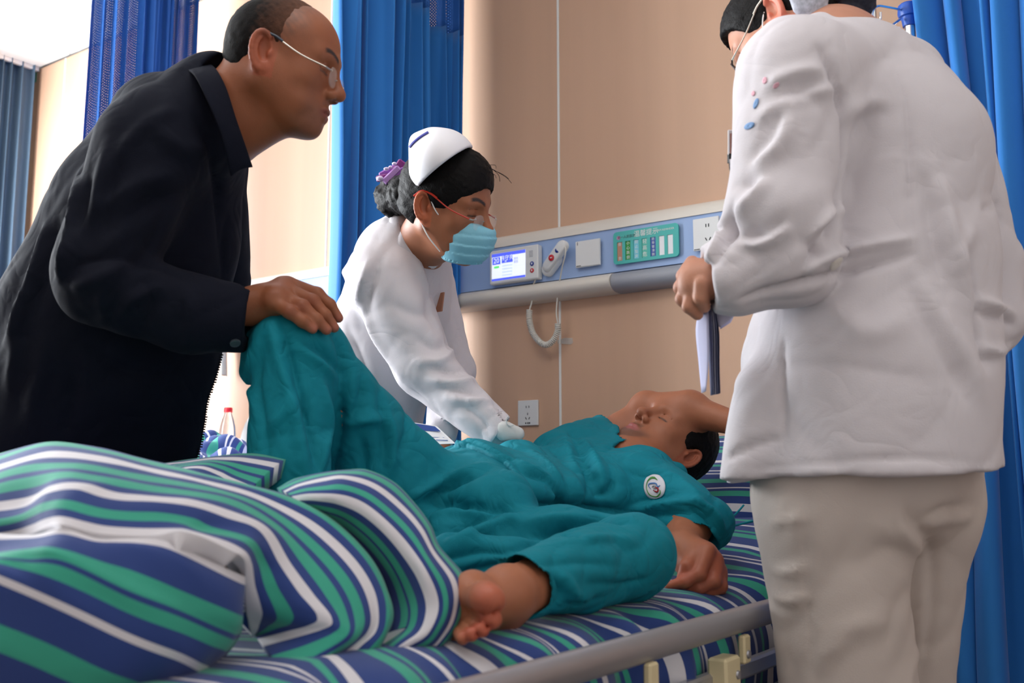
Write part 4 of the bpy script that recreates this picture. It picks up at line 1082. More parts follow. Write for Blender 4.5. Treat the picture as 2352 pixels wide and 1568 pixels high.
def dots(C, V, pts, r, col, amt=1.0):
    for p in pts:
        w = np.exp(-((V - p) ** 2).sum(1) / (r * r))[:, None] * amt; C = C * (1 - w) + np.array(col) * w
    return C
def skin_mat(name):
    return mat(name, (.6, .36, .25), .5, bump=(420, .12), sss=.12, attr='tint', noise=(26, .07), spec=.4)
def patch(name, outline, bvh, m, parent, lift=.0012, rings=5, th=.0008):
    """a thin badge or print laid on a cloth surface: the outline (pixels) is dropped on it ring by ring"""
    c = np.mean(outline, axis=0); V = []; n = len(outline)
    N_s = []
    for k in range(rings + 1):
        for q in outline:
            p = c + (np.array(q) - c) * (k / rings if k else 1e-3)
            h = bvh.ray_cast(Vector(CAM), Vector(ray(*p)))
            if h[0] is None: return None
            V.append(np.array(h[0]) + np.array(h[1]) * lift); N_s.append(np.array(h[1]))
    Fs = [(k * n + i, k * n + (i + 1) % n, (k + 1) * n + (i + 1) % n, (k + 1) * n + i) for k in range(rings) for i in range(n)]
    o = mk(name, V, np.array(Fs)[:, ::-1].copy(), m, parent)
    so = o.modifiers.new('thickness', 'SOLIDIFY'); so.thickness = th; so.offset = 0
    return o
def ribbon(name, line, width, bvh, m, parent, lift=.0018, n=40):
    """a seam, strap or drawn stroke lying on a surface"""
    q = catmull(np.array(line, float), n); T = np.gradient(q, axis=0); T /= np.linalg.norm(T, axis=1)[:, None] + 1e-9
    Nn = np.stack([-T[:, 1], T[:, 0]], 1); wd = np.interp(np.linspace(0, 1, n), np.linspace(0, 1, len(np.atleast_1d(width))), np.atleast_1d(width)) if not np.isscalar(width) else np.full(n, width)
    V = []
    for i in range(n):
        for s in (-1, 1):
            p = q[i] + Nn[i] * s * wd[i] / 2; h = bvh.ray_cast(Vector(CAM), Vector(ray(*p)))
            V.append(None if h[0] is None else np.array(h[0]) + np.array(h[1]) * lift)
    ok = [i for i in range(n) if V[2 * i] is not None and V[2 * i + 1] is not None]
    if len(ok) < 2: return None
    W = [V[2 * i + s] for i in ok for s in (0, 1)]
    Fs = [(2 * i, 2 * i + 1, 2 * i + 3, 2 * i + 2) for i in range(len(ok) - 1)]
    o = mk(name, W, np.array(Fs), m, parent)
    so = o.modifiers.new('thickness', 'SOLIDIFY'); so.thickness = .0006; so.offset = 0
    return o
def bvh_of(V, Q): return BVHTree.FromPolygons(V.tolist(), Q.tolist())
def bounds(pts, pad):
    a = np.array(pts); return a.min(0) - pad, a.max(0) + pad
def PP(*a): return [P(*q) for q in a]
def finger(pts, rs, k=.006): return chain(pts, rs, k)
def wrinkle(scale, amp, seed, aniso=(1, 1, 1)):
    an = np.array(aniso, f32)
    def d(p):
        q = p * an; w = .02 * np.stack([vnoise(q, 2.3 * scale / 6, seed + 1), vnoise(q, 2.3 * scale / 6, seed + 2), vnoise(q, 2.3 * scale / 6, seed + 3)], -1)
        n = np.abs(vnoise(q + w, scale, seed)); m = np.abs(vnoise(q[:, [1, 2, 0]] + w, scale * 1.9, seed + 9))
        return (amp * (1 - 2.6 * n / (n + .35)) + .45 * amp * (1 - 2.6 * m / (m + .30))).astype(f32)
    return d
# ------------------------------------------------------------------ the man lying in bed
Fp = Frame(P(1533, 1020, 2.31), cv(-.39, .849, .357), cv(.795, .506, -.334), .965)
pat = empty('person', (-1.1, 1.6, MZ), 'man in teal hospital clothes lying in bed with closed eyes and one raised knee', 'person')
ops = head_ops(Fp)
nk = P(1452, 1068, 2.20)
ops += [rc(Fp.T(0, -.018, -.045), nk, .056, .060, .03), rc(Fp.T(0, .02, -.075), P(1430, 1062, 2.19), .030, .040, .03)]
# torso and hips under the clothes
ops += [rc(P(1378, 1072, 2.28), P(1468, 1132, 2.09), .070, .065, .05), rc(P(1290, 1085, 2.2), P(1370, 1155, 2.02), .065, .065, .06),
        rc(P(1180, 1110, 2.05), P(1255, 1165, 1.92), .042, .038, .06), rc(P(1060, 1140, 1.94), P(1120, 1200, 1.80), .035, .035, .06)]
# far arm over the forehead
el_ = P(1487, 938, 2.36)
ops += [rc(P(1365, 1045, 2.34), P(1425, 992, 2.355), .046, .041, .02), rc(P(1425, 992, 2.355), el_, .040, .036, .02), rc(el_, P(1585, 938, 2.29), .036, .0415, .02),
        rc(P(1585, 943, 2.29), P(1690, 972, 2.20), .039, .026, .02), ell(el_ + UPV * .004 - RGT * .004, (.038, .036, .036), k=.01)]
wr_ = P(1696, 975, 2.195)
ops += [rc(wr_, P(1745, 1000, 2.17), .026, .030, .015, 'add', FWD, .6)]
for i, (fx, fy) in enumerate(((1770, 985), (1780, 1002), (1780, 1020), (1770, 1038))):
    a = P(1742, 988 + 11 * i, 2.17); b = P(fx + 12, fy + 6, 2.16); c = P(fx + 28, fy + 22, 2.16); ops += finger([a, b, c], [.0095, .0085, .007])
ops += finger([P(1715, 995, 2.19), P(1728, 1022, 2.165), P(1745, 1040, 2.15)], [.013, .010, .0085])
# near arm: upper arm in the sleeve, forearm, loosely closed hand
ops += [rc(P(1480, 1135, 2.06), P(1580, 1205, 1.93), .050, .045, .03), rc(P(1580, 1205, 1.93), P(1562, 1262, 1.84), .040, .034, .02)]
hw = P(1572, 1262, 1.83)
ops += [rc(hw, P(1608, 1296, 1.80), .032, .036, .02), rc(P(1604, 1290, 1.80), P(1632, 1318, 1.79), .036, .026, .02), rc(P(1618, 1275, 1.79), P(1640, 1335, 1.795), .020, .020, .015)]
ops += finger(PP((1626, 1264, 1.775), (1606, 1318, 1.752), (1572, 1336, 1.750), (1536, 1346, 1.758)), [.0135, .0120, .0105, .0085])
ops += finger(PP((1644, 1286, 1.785), (1640, 1334, 1.758), (1606, 1350, 1.755), (1574, 1356, 1.765)), [.0140, .0125, .0110, .0090])
ops += finger(PP((1652, 1312, 1.79), (1654, 1346, 1.770), (1628, 1358, 1.765), (1600, 1360, 1.775)), [.0135, .0125, .0110, .0090])
ops += finger(PP((1652, 1332, 1.80), (1652, 1358, 1.785), (1632, 1366, 1.78)), [.0115, .0105, .0090])
ops += finger(PP((1594, 1278, 1.78), (1578, 1300, 1.765), (1568, 1322, 1.762)), [.0150, .0125, .0100])
# legs
ops += [rc(P(1000, 1180, 1.84), P(685, 840, 1.73), .034, .028, .03), rc(P(690, 825, 1.72), P(660, 1180, 1.63), .034, .032, .03), rc(P(645, 1180, 1.63), P(620, 1275, 1.60), .034, .03, .02),
        rc(P(640, 1290, 1.62), P(480, 1350, 1.48), .034, .026, .02),
        rc(P(1070, 1265, 1.73), P(1430, 1280, 1.67), .038, .032, .03), rc(P(1440, 1290, 1.60), P(1240, 1342, 1.40), .038, .036, .03), rc(P(1240, 1342, 1.40), P(1165, 1360, 1.31), .0375, .0335, .02)]
# near foot lying on its outer edge, toes towards the viewer
ops += [rc(P(1160, 1366, 1.305), P(1090, 1392, 1.27), .034, .030, .02), rc(P(1080, 1366, 1.245), P(1056, 1440, 1.235), .0255, .021, .02), rc(P(1085, 1345, 1.27), P(1080, 1372, 1.24), .018, .022, .02),
        rc(P(1150, 1395, 1.33), P(1040, 1425, 1.29), .034, .026, .02)]
ops += finger(PP((1086, 1368, 1.225), (1116, 1374, 1.190), (1128, 1378, 1.178)), [.0180, .0195, .0172], .006)
tips = PP((1131, 1422, 1.176), (1107, 1446, 1.172), (1083, 1457, 1.172), (1062, 1466, 1.174))
ops += finger([P(1088, 1404, 1.222), P(1112, 1414, 1.195), tips[0]], [.0098, .0094, .0116], .002)
ops += finger([P(1074, 1420, 1.222), P(1092, 1436, 1.195), tips[1]], [.0082, .0074, .0090], .002)
ops += finger([P(1062, 1432, 1.222), P(1072, 1448, 1.195), tips[2]], [.0078, .0070, .0084], .002)
ops += finger([P(1050, 1440, 1.222), P(1054, 1456, 1.195), tips[3]], [.0074, .0068, .0078], .002)
ops += [rc(P(1086, 1342, 1.215), P(1092, 1398, 1.19), .0028, .0028, .006, 'sub'), rc(P(1088, 1403, 1.185), P(1150, 1402, 1.165), .0022, .0022, .005, 'sub'), rc(P(1088, 1428, 1.19), P(1128, 1440, 1.165), .0016, .0016, .004, 'sub'), rc(P(1074, 1440, 1.19), P(1100, 1458, 1.165), .0014, .0014, .004, 'sub')]
hl, hh_ = bounds([Fp.T(0, 0, 0)], .17); fl_, fh_ = bounds(PP((1610, 1310, 1.79)), .075); tl, th_ = bounds(PP((1105, 1410, 1.2)), .075)
lo, hi = bounds(PP((1696, 900, 2.2), (1810, 1050, 2.1), (640, 760, 1.75), (480, 1370, 1.48), (1130, 1460, 1.15), (1660, 1370, 1.78), (1500, 880, 2.5), (1640, 1010, 2.45)), .07)
lo[2] = MZ - .01
V, Q = sdf_mesh(ops, lo, hi, .0085, [(hl, hh_, .0021), (fl_, fh_, .0026), (tl, th_, .0026)])
V[:, 2] = np.where(V[:, 1] < 1.75, np.maximum(V[:, 2], MZ - .004), V[:, 2])
base = srgb(166, 104, 74)
C = skin_color(Fp, V, base, lip=srgb(170, 92, 90), stubble=.55, brow=srgb(52, 38, 30), brow_s=0.0)
red = srgb(184, 82, 60)
C = dots(C, V, PP((1124, 1376, 1.175)), .022, red, .75); C = dots(C, V, tips[:3], .014, red, .8)
C = dots(C, V, PP((1640, 1330, 1.77), (1610, 1340, 1.76), (1570, 1345, 1.75), (1640, 1280, 1.775), (1570, 1318, 1.76)), .03, srgb(174, 84, 62), .6)
mk('body', V, Q, skin_mat('skin_patient'), pat, color=C)
# hair
hops = [E(Fp, (0, -.014, .038), (.0825, .1035, .0925), k=.01), E(Fp, (0, -.055, -.015), (.062, .050, .060), k=.03),
        E(Fp, (0, .100, -.022), (.105, .068, .100), k=.006, mode='sub'), ]
hops += [rbox(Fp.T(0, .045, -.075), (.2, .068, .068), Fp.R, .01, .006, 'sub'), plane(Fp.T(0, 0, -.066), Fp.D(0, -.25, -1), .01)]
for s in (-1, 1): hops.append(E(Fp, (s * .088, -.012, -.006), (.022, .021, .034), k=.006, mode='sub'))
hn = lambda p: (.0012 * vnoise(p, 90, 3) + .0012 * vnoise(p, 40, 8)).astype(f32)
hair_m = mat('hair_black', (.008, .007, .007), .55, bump=(300, .5), spec=.10)
Vh, Qh = sdf_mesh(hops, *bounds([Fp.T(0, 0, 0)], .17), .0030, disp=hn)
mk('hair', Vh, Qh, hair_m, pat)

# ------------------------------------------------------------------ his teal clothes
teal = mat('teal_cotton', srgb(4, 122, 138), .8, bump=(650, .22), sheen=0.0, spec=.25, noise=(5, .05), crease=(14, .010))
teal_in = teal
so_ = [rc(P(1375, 1060, 2.28), P(1470, 1128, 2.08), .092, .084, .05), rc(P(1290, 1080, 2.2), P(1370, 1155, 2.0), .086, .084, .06),
       rc(P(1190, 1095, 2.06), P(1262, 1152, 1.90), .076, .068, .06), rc(P(1095, 1088, 1.97), P(1185, 1150, 1.84), .070, .062, .05),
       rc(P(1328, 1030, 2.24), P(1352, 1018, 2.28), .045, .045, .04),
       rc(P(1478, 1128, 2.06), P(1592, 1200, 1.93), .082, .066, .03), rc(P(1482, 1098, 2.12), P(1545, 1094, 2.15), .042, .034, .03),
       rc(P(1345, 1035, 2.32), P(1392, 1002, 2.37), .056, .054, .03),
       rc(P(1592, 1190, 1.93), P(1640, 1205, 1.93), .050, .034, .03), rc(P(1630, 1200, 1.94), P(1676, 1216, 1.95), .026, .010, .02)]
# openings: far sleeve, near sleeve, neck
sl_cut = [plane(P(1604, 1222, 1.92), cv(.42, -.88, .25), .004)]
sub = [rc(P(1372, 1015, 2.35), P(1440, 965, 2.40), .045, .050, .006, 'sub'), rc(P(1586, 1208, 1.93), P(1585, 1290, 1.88), .052, .056, .006, 'sub'),
       rc(P(1424, 1072, 2.17), P(1520, 1000, 2.30), .050, .092, .010, 'sub'), rc(P(1438, 1040, 2.12), P(1500, 1030, 2.16), .026, .030, .012, 'sub'), rc(P(1385, 1085, 2.12), P(1440, 1050, 2.2), .022, .045, .012, 'sub')]
hem = [plane(P(1088, 1080, 1.95), cv(-.80, .36, .3), .006)]
lo, hi = bounds(PP((1080, 1000, 2.0), (1400, 960, 2.45), (1680, 1240, 1.9), (1200, 1200, 1.8)), .10)
lo[2] = MZ
V, Q = sdf_mesh(so_ + sub, lo, hi, .0046, [(P(1590, 1215, 1.92) - .06, P(1590, 1215, 1.92) + .06, .0034)], disp=wrinkle(3.6, .0040, 21, (1, 1.3, .8)))
# drop what lies beyond the hems
def trim(V, Q, tests):
    keep = np.ones(len(V), bool)
    for c, n in tests: keep &= ((V - c) @ n) < 0
    kq = keep[Q].all(1); Q = Q[kq]; used = np.unique(Q); mp = np.full(len(V), -1); mp[used] = np.arange(len(used))
    return V[used], mp[Q]
strokes = [([(1090, 1165), (1180, 1160), (1290, 1162), (1400, 1172), (1470, 1180)], .012, -.016), ([(1198, 1078), (1257, 1101), (1286, 1142), (1292, 1180)], .010, -.013), ([(1190, 1066), (1240, 1085), (1275, 1118), (1280, 1160)], .011, .008),
           ([(1310, 1085), (1330, 1130), (1340, 1170)], .014, .006),
           ([(1002, 1023), (1067, 1042), (1114, 1061), (1160, 1085), (1176, 1113), (1200, 1165)], .009, -.014), ([(1024, 1012), (1081, 1030), (1125, 1049), (1172, 1078), (1194, 1115), (1222, 1165)], .009, .010),
           ([(1076, 1010), (1114, 1027), (1162, 1054), (1200, 1068)], .008, .007), ([(1090, 1022), (1130, 1042), (1180, 1066)], .006, -.007),
           ([(1310, 982), (1329, 1028), (1364, 1106), (1374, 1135)], .011, -.008), ([(1295, 1000), (1312, 1050), (1340, 1110)], .013, .006), ([(1364, 1030), (1388, 1034), (1407, 1022)], .007, -.007),
           ([(1374, 1132), (1390, 1130), (1410, 1108)], .008, -.009), ([(1340, 1010), (1372, 1060), (1385, 1110)], .010, .006), ([(1400, 1060), (1410, 1100), (1400, 1150)], .010, -.006),
           ([(1440, 1080), (1480, 1092), (1530, 1086)], .006, -.005), ([(1450, 1160), (1500, 1140), (1560, 1130)], .010, -.007), ([(1440, 1180), (1520, 1160), (1600, 1150)], .010, .007),
           ([(1480, 1185), (1540, 1180), (1600, 1190)], .009, -.007), ([(1500, 1075), (1560, 1100), (1610, 1140)], .010, .004), ([(1600, 1150), (1640, 1180), (1660, 1215)], .008, .008), ([(1590, 1170), (1620, 1200), (1630, 1230)], .007, -.008),
           ([(1240, 1010), (1280, 1040), (1310, 1080)], .012, -.005), ([(1225, 1040), (1262, 1070), (1290, 1105)], .012, .005), ([(1330, 1060), (1350, 1100), (1352, 1150)], .009, -.006)]
V = folds(V, Q, strokes, 1, 1.8)
shirt = mk('shirt', V, Q, teal, pat)
shirt_b = bvh_of(V, Q)
for q_ in ([(1652, 1214, 1.90), (1672, 1196, 1.92), (1690, 1180, 1.94), (1708, 1160, 1.97)], [(1650, 1218, 1.90), (1690, 1206, 1.92), (1740, 1194, 1.95)]):
    MB().tube(catmull(PP(*q_), 14), .0022, 6).build('tie_string', teal, shirt, smooth=True)
to_ = [rc(P(1062, 1112, 1.97), P(1130, 1172, 1.79), .080, .080, .05),
       rc(P(985, 1140, 1.88), P(700, 812, 1.73), .078, .060, .04), rc(P(648, 806, 1.70), P(712, 800, 1.74), .056, .056, .03),
       rc(P(664, 800, 1.70), P(668, 1190, 1.63), .062, .072, .03), rc(P(612, 800, 1.72), P(566, 856, 1.72), .036, .017, .03), rc(P(800, 1010, 1.80), P(910, 1160, 1.80), .058, .062, .04),
       rc(P(1030, 1256, 1.74), P(1300, 1258, 1.70), .066, .064, .03), rc(P(1300, 1258, 1.70), P(1440, 1262, 1.69), .064, .056, .03), rc(P(1040, 1288, 1.60), P(1360, 1316, 1.60), .050, .050, .03),
       rc(P(1452, 1278, 1.605), P(1330, 1308, 1.48), .071, .060, .014), rc(P(1330, 1308, 1.48), P(1172, 1352, 1.325), .060, .0425, .014)]
tsub = [rc(P(1222, 1338, 1.375), P(1110, 1368, 1.25), .0385, .044, .004, 'sub')]
tcut = [plane(P(1188, 1342, 1.345), cv(-.80, -.10, .80) * 1.0, .003)]
lo, hi = bounds(PP((560, 760, 1.72), (600, 1240, 1.6), (1160, 1390, 1.3), (1530, 1300, 1.6), (1130, 1050, 2.0), (780, 740, 1.8)), .10)
lo[2] = MZ - .002
# the cuff cut must only touch the near shin: cut it as a separate solid and join it to the rest
shin = [rc(P(1452, 1278, 1.605), P(1330, 1308, 1.48), .071, .060, .014), rc(P(1330, 1308, 1.48), P(1150, 1358, 1.30), .060, .0400, .014)] + tcut + tsub
def solid(group):
    fs = group
    def f(p):
        F_ = np.full(len(p), 9., f32)
        for op in fs: F_ = combine(F_, op.f(p), op)
        return F_
    return Op(f, .012, 'add')
to2 = to_[:-2] + [solid(shin)]
V, Q = sdf_mesh(to2, lo, hi, .0048, [(P(1190, 1340, 1.345) - .06, P(1190, 1340, 1.345) + .06, .003)], disp=wrinkle(3.4, .0042, 43, (1.2, .8, 1)))
strokes = [([(646, 738), (665, 814), (686, 891), (711, 983), (726, 1070)], .010, -.010), ([(622, 745), (645, 830), (668, 910), (690, 1000), (700, 1080)], .012, .008),
           ([(763, 752), (787, 814), (793, 860), (785, 937), (776, 1013), (762, 1085)], .010, -.011), ([(705, 790), (741, 811), (772, 839), (790, 856)], .009, -.009), ([(690, 800), (735, 830), (768, 862)], .009, .006),
           ([(784, 958), (809, 961), (833, 912), (833, 863)], .010, -.008), ([(793, 972), (855, 962), (885, 970)], .010, .008), ([(879, 1080), (884, 998), (872, 906)], .009, -.008), ([(900, 1080), (905, 1010), (890, 940)], .010, .006),
           ([(916, 1040), (937, 992), (935, 950)], .009, -.008), ([(600, 800), (590, 900), (610, 1010), (605, 1100)], .010, -.007), ([(585, 780), (570, 860), (590, 960)], .010, .005),
           ([(740, 880), (755, 960), (745, 1060)], .010, .006), ([(960, 1156), (1014, 1127), (1067, 1101), (1122, 1076)], .008, -.009), ([(950, 1142), (1006, 1113), (1060, 1087), (1112, 1066)], .010, .007),
           ([(993, 1149), (1033, 1159), (1114, 1168), (1182, 1172)], .009, -.014), ([(1000, 1182), (1060, 1176), (1130, 1180), (1180, 1186)], .011, .008), ([(1033, 1226), (1102, 1194), (1160, 1178)], .009, -.009), ([(1045, 1240), (1115, 1212), (1190, 1190)], .012, .008),
           ([(1225, 1232), (1300, 1208), (1380, 1192), (1440, 1196)], .009, -.014), ([(1170, 1262), (1230, 1242), (1290, 1218), (1330, 1212)], .008, -.010),
           ([(1200, 1200), (1270, 1190), (1340, 1186)], .010, .006), ([(1290, 1200), (1300, 1225), (1330, 1235)], .007, -.007),
           ([(1300, 1245), (1380, 1235), (1450, 1240)], .009, .004), ([(1270, 1330), (1290, 1360), (1275, 1385)], .008, -.009), ([(1300, 1330), (1320, 1362), (1350, 1372)], .009, .006), ([(1230, 1300), (1330, 1290), (1430, 1300)], .010, -.004),
           ([(1350, 1340), (1420, 1345), (1490, 1330)], .009, -.005), ([(1010, 1290), (1100, 1262), (1160, 1268)], .010, -.009), ([(1060, 1320), (1130, 1300), (1180, 1296)], .010, -.009), ([(920, 1120), (960, 1190), (1000, 1230)], .012, -.008),
           ([(830, 1010), (840, 1060), (830, 1100)], .009, -.007), ([(590, 1000), (640, 960), (690, 900)], .012, .004)]
V = folds(V, Q, strokes, 1, 1.8)
mk('trousers', V, Q, teal, pat)
# woven badge on the chest
def oval(cx, cy, rx, ry, n=28, sq=0, rot=0):
    return [(cx + rx * math.cos(a) * math.cos(rot) - ry * math.sin(a) * math.sin(rot), cy + rx * math.cos(a) * math.sin(rot) + ry * math.sin(a) * math.cos(rot)) for a in np.linspace(0, 2 * math.pi, n, endpoint=False)]
b8 = patch('badge', oval(1504, 1118, 25, 29, rot=-.15), shirt_b, mat('badge_white', srgb(214, 212, 218), .7), pat, lift=.002)
if b8:
    b8['label'] = 'round white woven badge with a green ring'
    e = lambda x, y: (1460 + x / 15.68, 1070 + y / 15.68)
    ribbon('emblem_ring', [e(800, 545), (e(700, 470)), e(560, 480), e(440, 580), e(400, 740), e(430, 900), e(520, 1030), e(680, 1090), e(820, 1070), e(910, 980), e(905, 880)], [1, 3.2, 3, 2, 1.5, 1.5, 2, 2.2, 2.6, 3, 1], shirt_b, mat('thread_green', srgb(70, 140, 50), .6), b8, lift=.0036, n=50)
    ribbon('emblem_arc', [e(560, 850), e(485, 750), e(500, 670), e(640, 645), e(760, 670), e(830, 770), (e(905, 720))], [1, 2, 2.6, 2.8, 2.8, 2.8, 1.2], shirt_b, mat('thread_blue', srgb(70, 120, 180), .6), b8, lift=.0036)
    ribbon('emblem_heart', [e(735, 830), e(770, 800), e(840, 840), e(830, 920), e(760, 935), e(640, 885)], [2, 3, 3, 3, 2.5, 1], shirt_b, mat('thread_red', srgb(150, 14, 36), .6), b8, lift=.0036)
    for xx in (610, 680, 740): ribbon('emblem_stroke', [e(xx, 820), e(xx + 15, 760), e(xx + 40, 740)] if xx == 610 else [e(xx, 730), e(xx, 800), e(xx + 5, 860)], 1.4, shirt_b, mat('thread_dark', srgb(50, 60, 60), .6), b8, lift=.0036, n=12)
# ------------------------------------------------------------------ spectacles (local head frame)
def glasses(F, parent, rim_m, arm_m, tip_m, drop=.004, half=(.023, .0165), full_rim=False, sides=(-1, 1)):
    g = bpy.data.objects.new('glasses', None); COL.objects.link(g); g.parent = parent; g.matrix_parent_inverse = world_of(parent).inverted()
    g.location = F.T(0, .1, 0)
    lens_m = mat('lens_glass', (.97, .98, .98), .03, trans=.0, alpha=.13, spec=.8)
    for s in (-1, 1):
        poly = [(s * .034 + half[0] * math.copysign(abs(math.cos(a)) ** .75, math.cos(a)), -drop - .004 + half[1] * math.copysign(abs(math.sin(a)) ** .75, math.sin(a))) for a in np.linspace(0, 2 * math.pi, 29)[:-1]]
        if s < 0: poly = poly[::-1]
        MB().prism(poly, F.T(0, .1005, 0), F.D(1, 0, 0) * F.sc, F.D(0, 0, 1) * F.sc, F.D(0, 1, 0), .0016).build('lens', lens_m, g)
        ring = [F.T(a, .1012, b) for a, b in poly]; ring.append(ring[0])
        if full_rim: MB().tube(ring, .0013, 6, caps=False).build('rim', rim_m, g, smooth=True)
        h = (s * .060, .099, .002 - drop)
        MB().tube([F.T(s * .050, .1015, .004 - drop), F.T(*h), F.T(s * .067, .094, .003 - drop)], .0017, 8).build('hinge', rim_m, g, smooth=True)
        if s in sides:
            MB().tube(catmull([F.T(s * .067, .094, .003 - drop), F.T(s * .076, .05, .010 - drop * .6), F.T(s * .080, .012, .022)], 16), .0014, 8).build('temple_arm', arm_m, g, smooth=True)
            MB().tube(catmull([F.T(s * .080, .016, .021), F.T(s * .081, .0, .0275), F.T(s * .081, -.022, .029), F.T(s * .079, -.040, .014)], 16), .0023, 8).build('temple_tip', tip_m, g, smooth=True)
    MB().tube(catmull([F.T(-.012, .1015, -.002 - drop), F.T(0, .104, .002 - drop), F.T(.012, .1015, -.002 - drop)], 10), .0014, 8).build('bridge', rim_m, g, smooth=True)
    return g
gold = mat('pale_metal', srgb(206, 200, 190), .3, .9)
# ------------------------------------------------------------------ the man in the dark jacket
Fm = Frame(P(649, 153, 1.70), cv(.972, -.215, .03), cv(.215, .975, -.05), .95)
man = empty('person', (-1.78, 1.02, 0), 'balding man in a dark jacket and glasses, hand on the raised knee', 'person')
ops = head_ops(Fm, eyes_open=True, ear=1.15, nose=.92)
ops += [rc(Fm.T(0, -.030, -.030), P(505, 275, 1.72), .060, .066, .03), rc(Fm.T(0, .02, -.085), P(545, 300, 1.715), .034, .052, .03),
        rc(P(470, 300, 1.76), P(360, 440, 1.82), .07, .08, .05), rc(P(380, 380, 1.70), P(440, 390, 1.92), .06, .06, .05), rc(P(380, 420, 1.80), P(150, 1040, 1.86), .10, .13, .05),
        rc(P(350, 380, 1.68), P(240, 640, 1.61), .050, .042, .03), rc(P(240, 650, 1.61), P(450, 722, 1.64), .045, .038, .02), rc(P(450, 722, 1.64), P(590, 702, 1.69), .036, .027, .02),
        rc(P(470, 400, 1.92), P(520, 640, 2.0), .05, .04, .03)]
# right hand laid over the knee
ops += [rc(P(588, 702, 1.69), P(632, 690, 1.672), .027, .026, .02), rc(P(586, 700, 1.69), P(648, 668, 1.712), .026, .023, .02), rc(P(640, 692, 1.668), P(655, 660, 1.725), .0185, .018, .015)]
ops += finger(PP((628, 694, 1.660), (666, 716, 1.640), (694, 737, 1.640), (718, 755, 1.648)), [.0125, .0112, .0098, .0082])
ops += finger(PP((644, 680, 1.680), (694, 704, 1.660), (726, 734, 1.658), (750, 757, 1.664)), [.0130, .0120, .0104, .0088])
ops += finger(PP((655, 664, 1.704), (718, 692, 1.685), (746, 724, 1.682), (767, 752, 1.688)), [.0130, .0120, .0104, .0088])
ops += finger(PP((664, 652, 1.728), (728, 675, 1.712), (757, 700, 1.710), (777, 730, 1.714)), [.0125, .0115, .0102, .0086])
ops += finger(PP((610, 700, 1.715), (650, 722, 1.765), (690, 738, 1.79)), [.0150, .0120, .0100])
hip = P(105, 1060, 1.87)
hl, hh_ = bounds([Fm.T(0, 0, 0)], .165); fl_, fh_ = bounds(PP((680, 705, 1.68)), .10)
for s in (-1, 1):
    kx = hip + np.array([.0, s * .085, -.36]); ft = np.array([hip[0] - .03, hip[1] + s * .10, .07])
    ops += [rc(hip + np.array([0, s * .07, -.02]), kx, .075, .05, .03), rc(kx, ft, .048, .035, .03), rc(ft + [0, 0, -.03], ft + [.15, .05, -.045], .035, .028, .03)]
lo, hi = bounds([hip + [-.15, -.2, 0], hip + [.1, .2, 0], P(800, 0, 1.7), P(790, 700, 1.8), P(560, 640, 2.02), P(200, 650, 1.58), np.array([hip[0], hip[1], .0])], .07); hi[2] = Fm.T(0, 0, .14)[2]
V, Q = sdf_mesh(ops, lo, hi, .009, [(hl, hh_, .0022), (fl_, fh_, .0026)])
base = srgb(146, 86, 56)
C = skin_color(Fm, V, base, lip=srgb(122, 58, 50), stubble=.25, brow=srgb(40, 30, 26), ear=srgb(176, 82, 58))
Lm = Fm.L(V); w_ = (np.linalg.norm(Lm, axis=1) < .16) * np.clip((.062 - Lm[:, 1]) / .05, 0, 1) * np.clip((Lm[:, 2] - .012) / .03, 0, 1) * np.clip(.75 + .5 * vnoise(V, 70, 5), 0, 1)
C = C * (1 - .75 * w_[:, None]) + np.array(srgb(74, 52, 42)) * .75 * w_[:, None]
C = dots(C, V, PP((720, 757, 1.64), (752, 760, 1.655), (768, 754, 1.68), (778, 732, 1.705)), .010, srgb(176, 104, 86), .7)
C = dots(C, V, PP((633, 676, 1.66), (612, 696, 1.66), (666, 714, 1.63), (694, 702, 1.65), (718, 690, 1.675)), .012, srgb(128, 62, 40), .6)
mk('body', V, Q, skin_mat('skin_man'), man, color=C)
# fingernails
nail_m = mat('nail', srgb(212, 150, 132), .3)
# close-cropped hair, thin on top
hops = [E(Fm, (0, -.013, .037), (.0768, .0965, .0860), k=.01), E(Fm, (0, -.052, -.012), (.058, .046, .056), k=.03), E(Fm, (0, .112, -.006), (.105, .080, .125), k=.020, mode='sub')]
hops += [rbox(Fm.T(0, .045, -.085), (.2, .066, .075), Fm.R, .01, .008, 'sub'), plane(Fm.T(0, -.02, -.060), Fm.D(0, -.55, -1), .01)]
for s in (-1, 1): hops.append(E(Fm, (s * .086, -.014, -.004), (.020, .022, .036), k=.006, mode='sub'))
hn = lambda p: (.0007 * vnoise(p, 110, 3) + .0007 * vnoise(p, 45, 8)).astype(f32)
Vh, Qh = sdf_mesh(hops, *bounds([Fm.T(0, 0, 0)], .17), .0030, disp=hn)
L = Fm.L(Vh)
t = np.clip(np.maximum((L[:, 1] + .050) / .075, 0), 0, 1) * np.clip((L[:, 2] - .000) / .05, 0, 1) ** .8; t = np.clip(t + .22 * vnoise(Vh, 70, 5) * (t > .02) + .12 * vnoise(Vh, 160, 6) * (t > .02), 0, 1)
Ch = np.array(srgb(16, 13, 12)) * (1 - t[:, None]) + np.array(srgb(92, 62, 48)) * t[:, None]
mk('hair', Vh, Qh, mat('hair_cropped', (.02, .015, .012), .7, attr='tint', bump=(500, .5), spec=.08), man, color=Ch)
glasses(Fm, man, gold, gold, mat('temple_blue', srgb(28, 44, 62), .4), drop=.006)

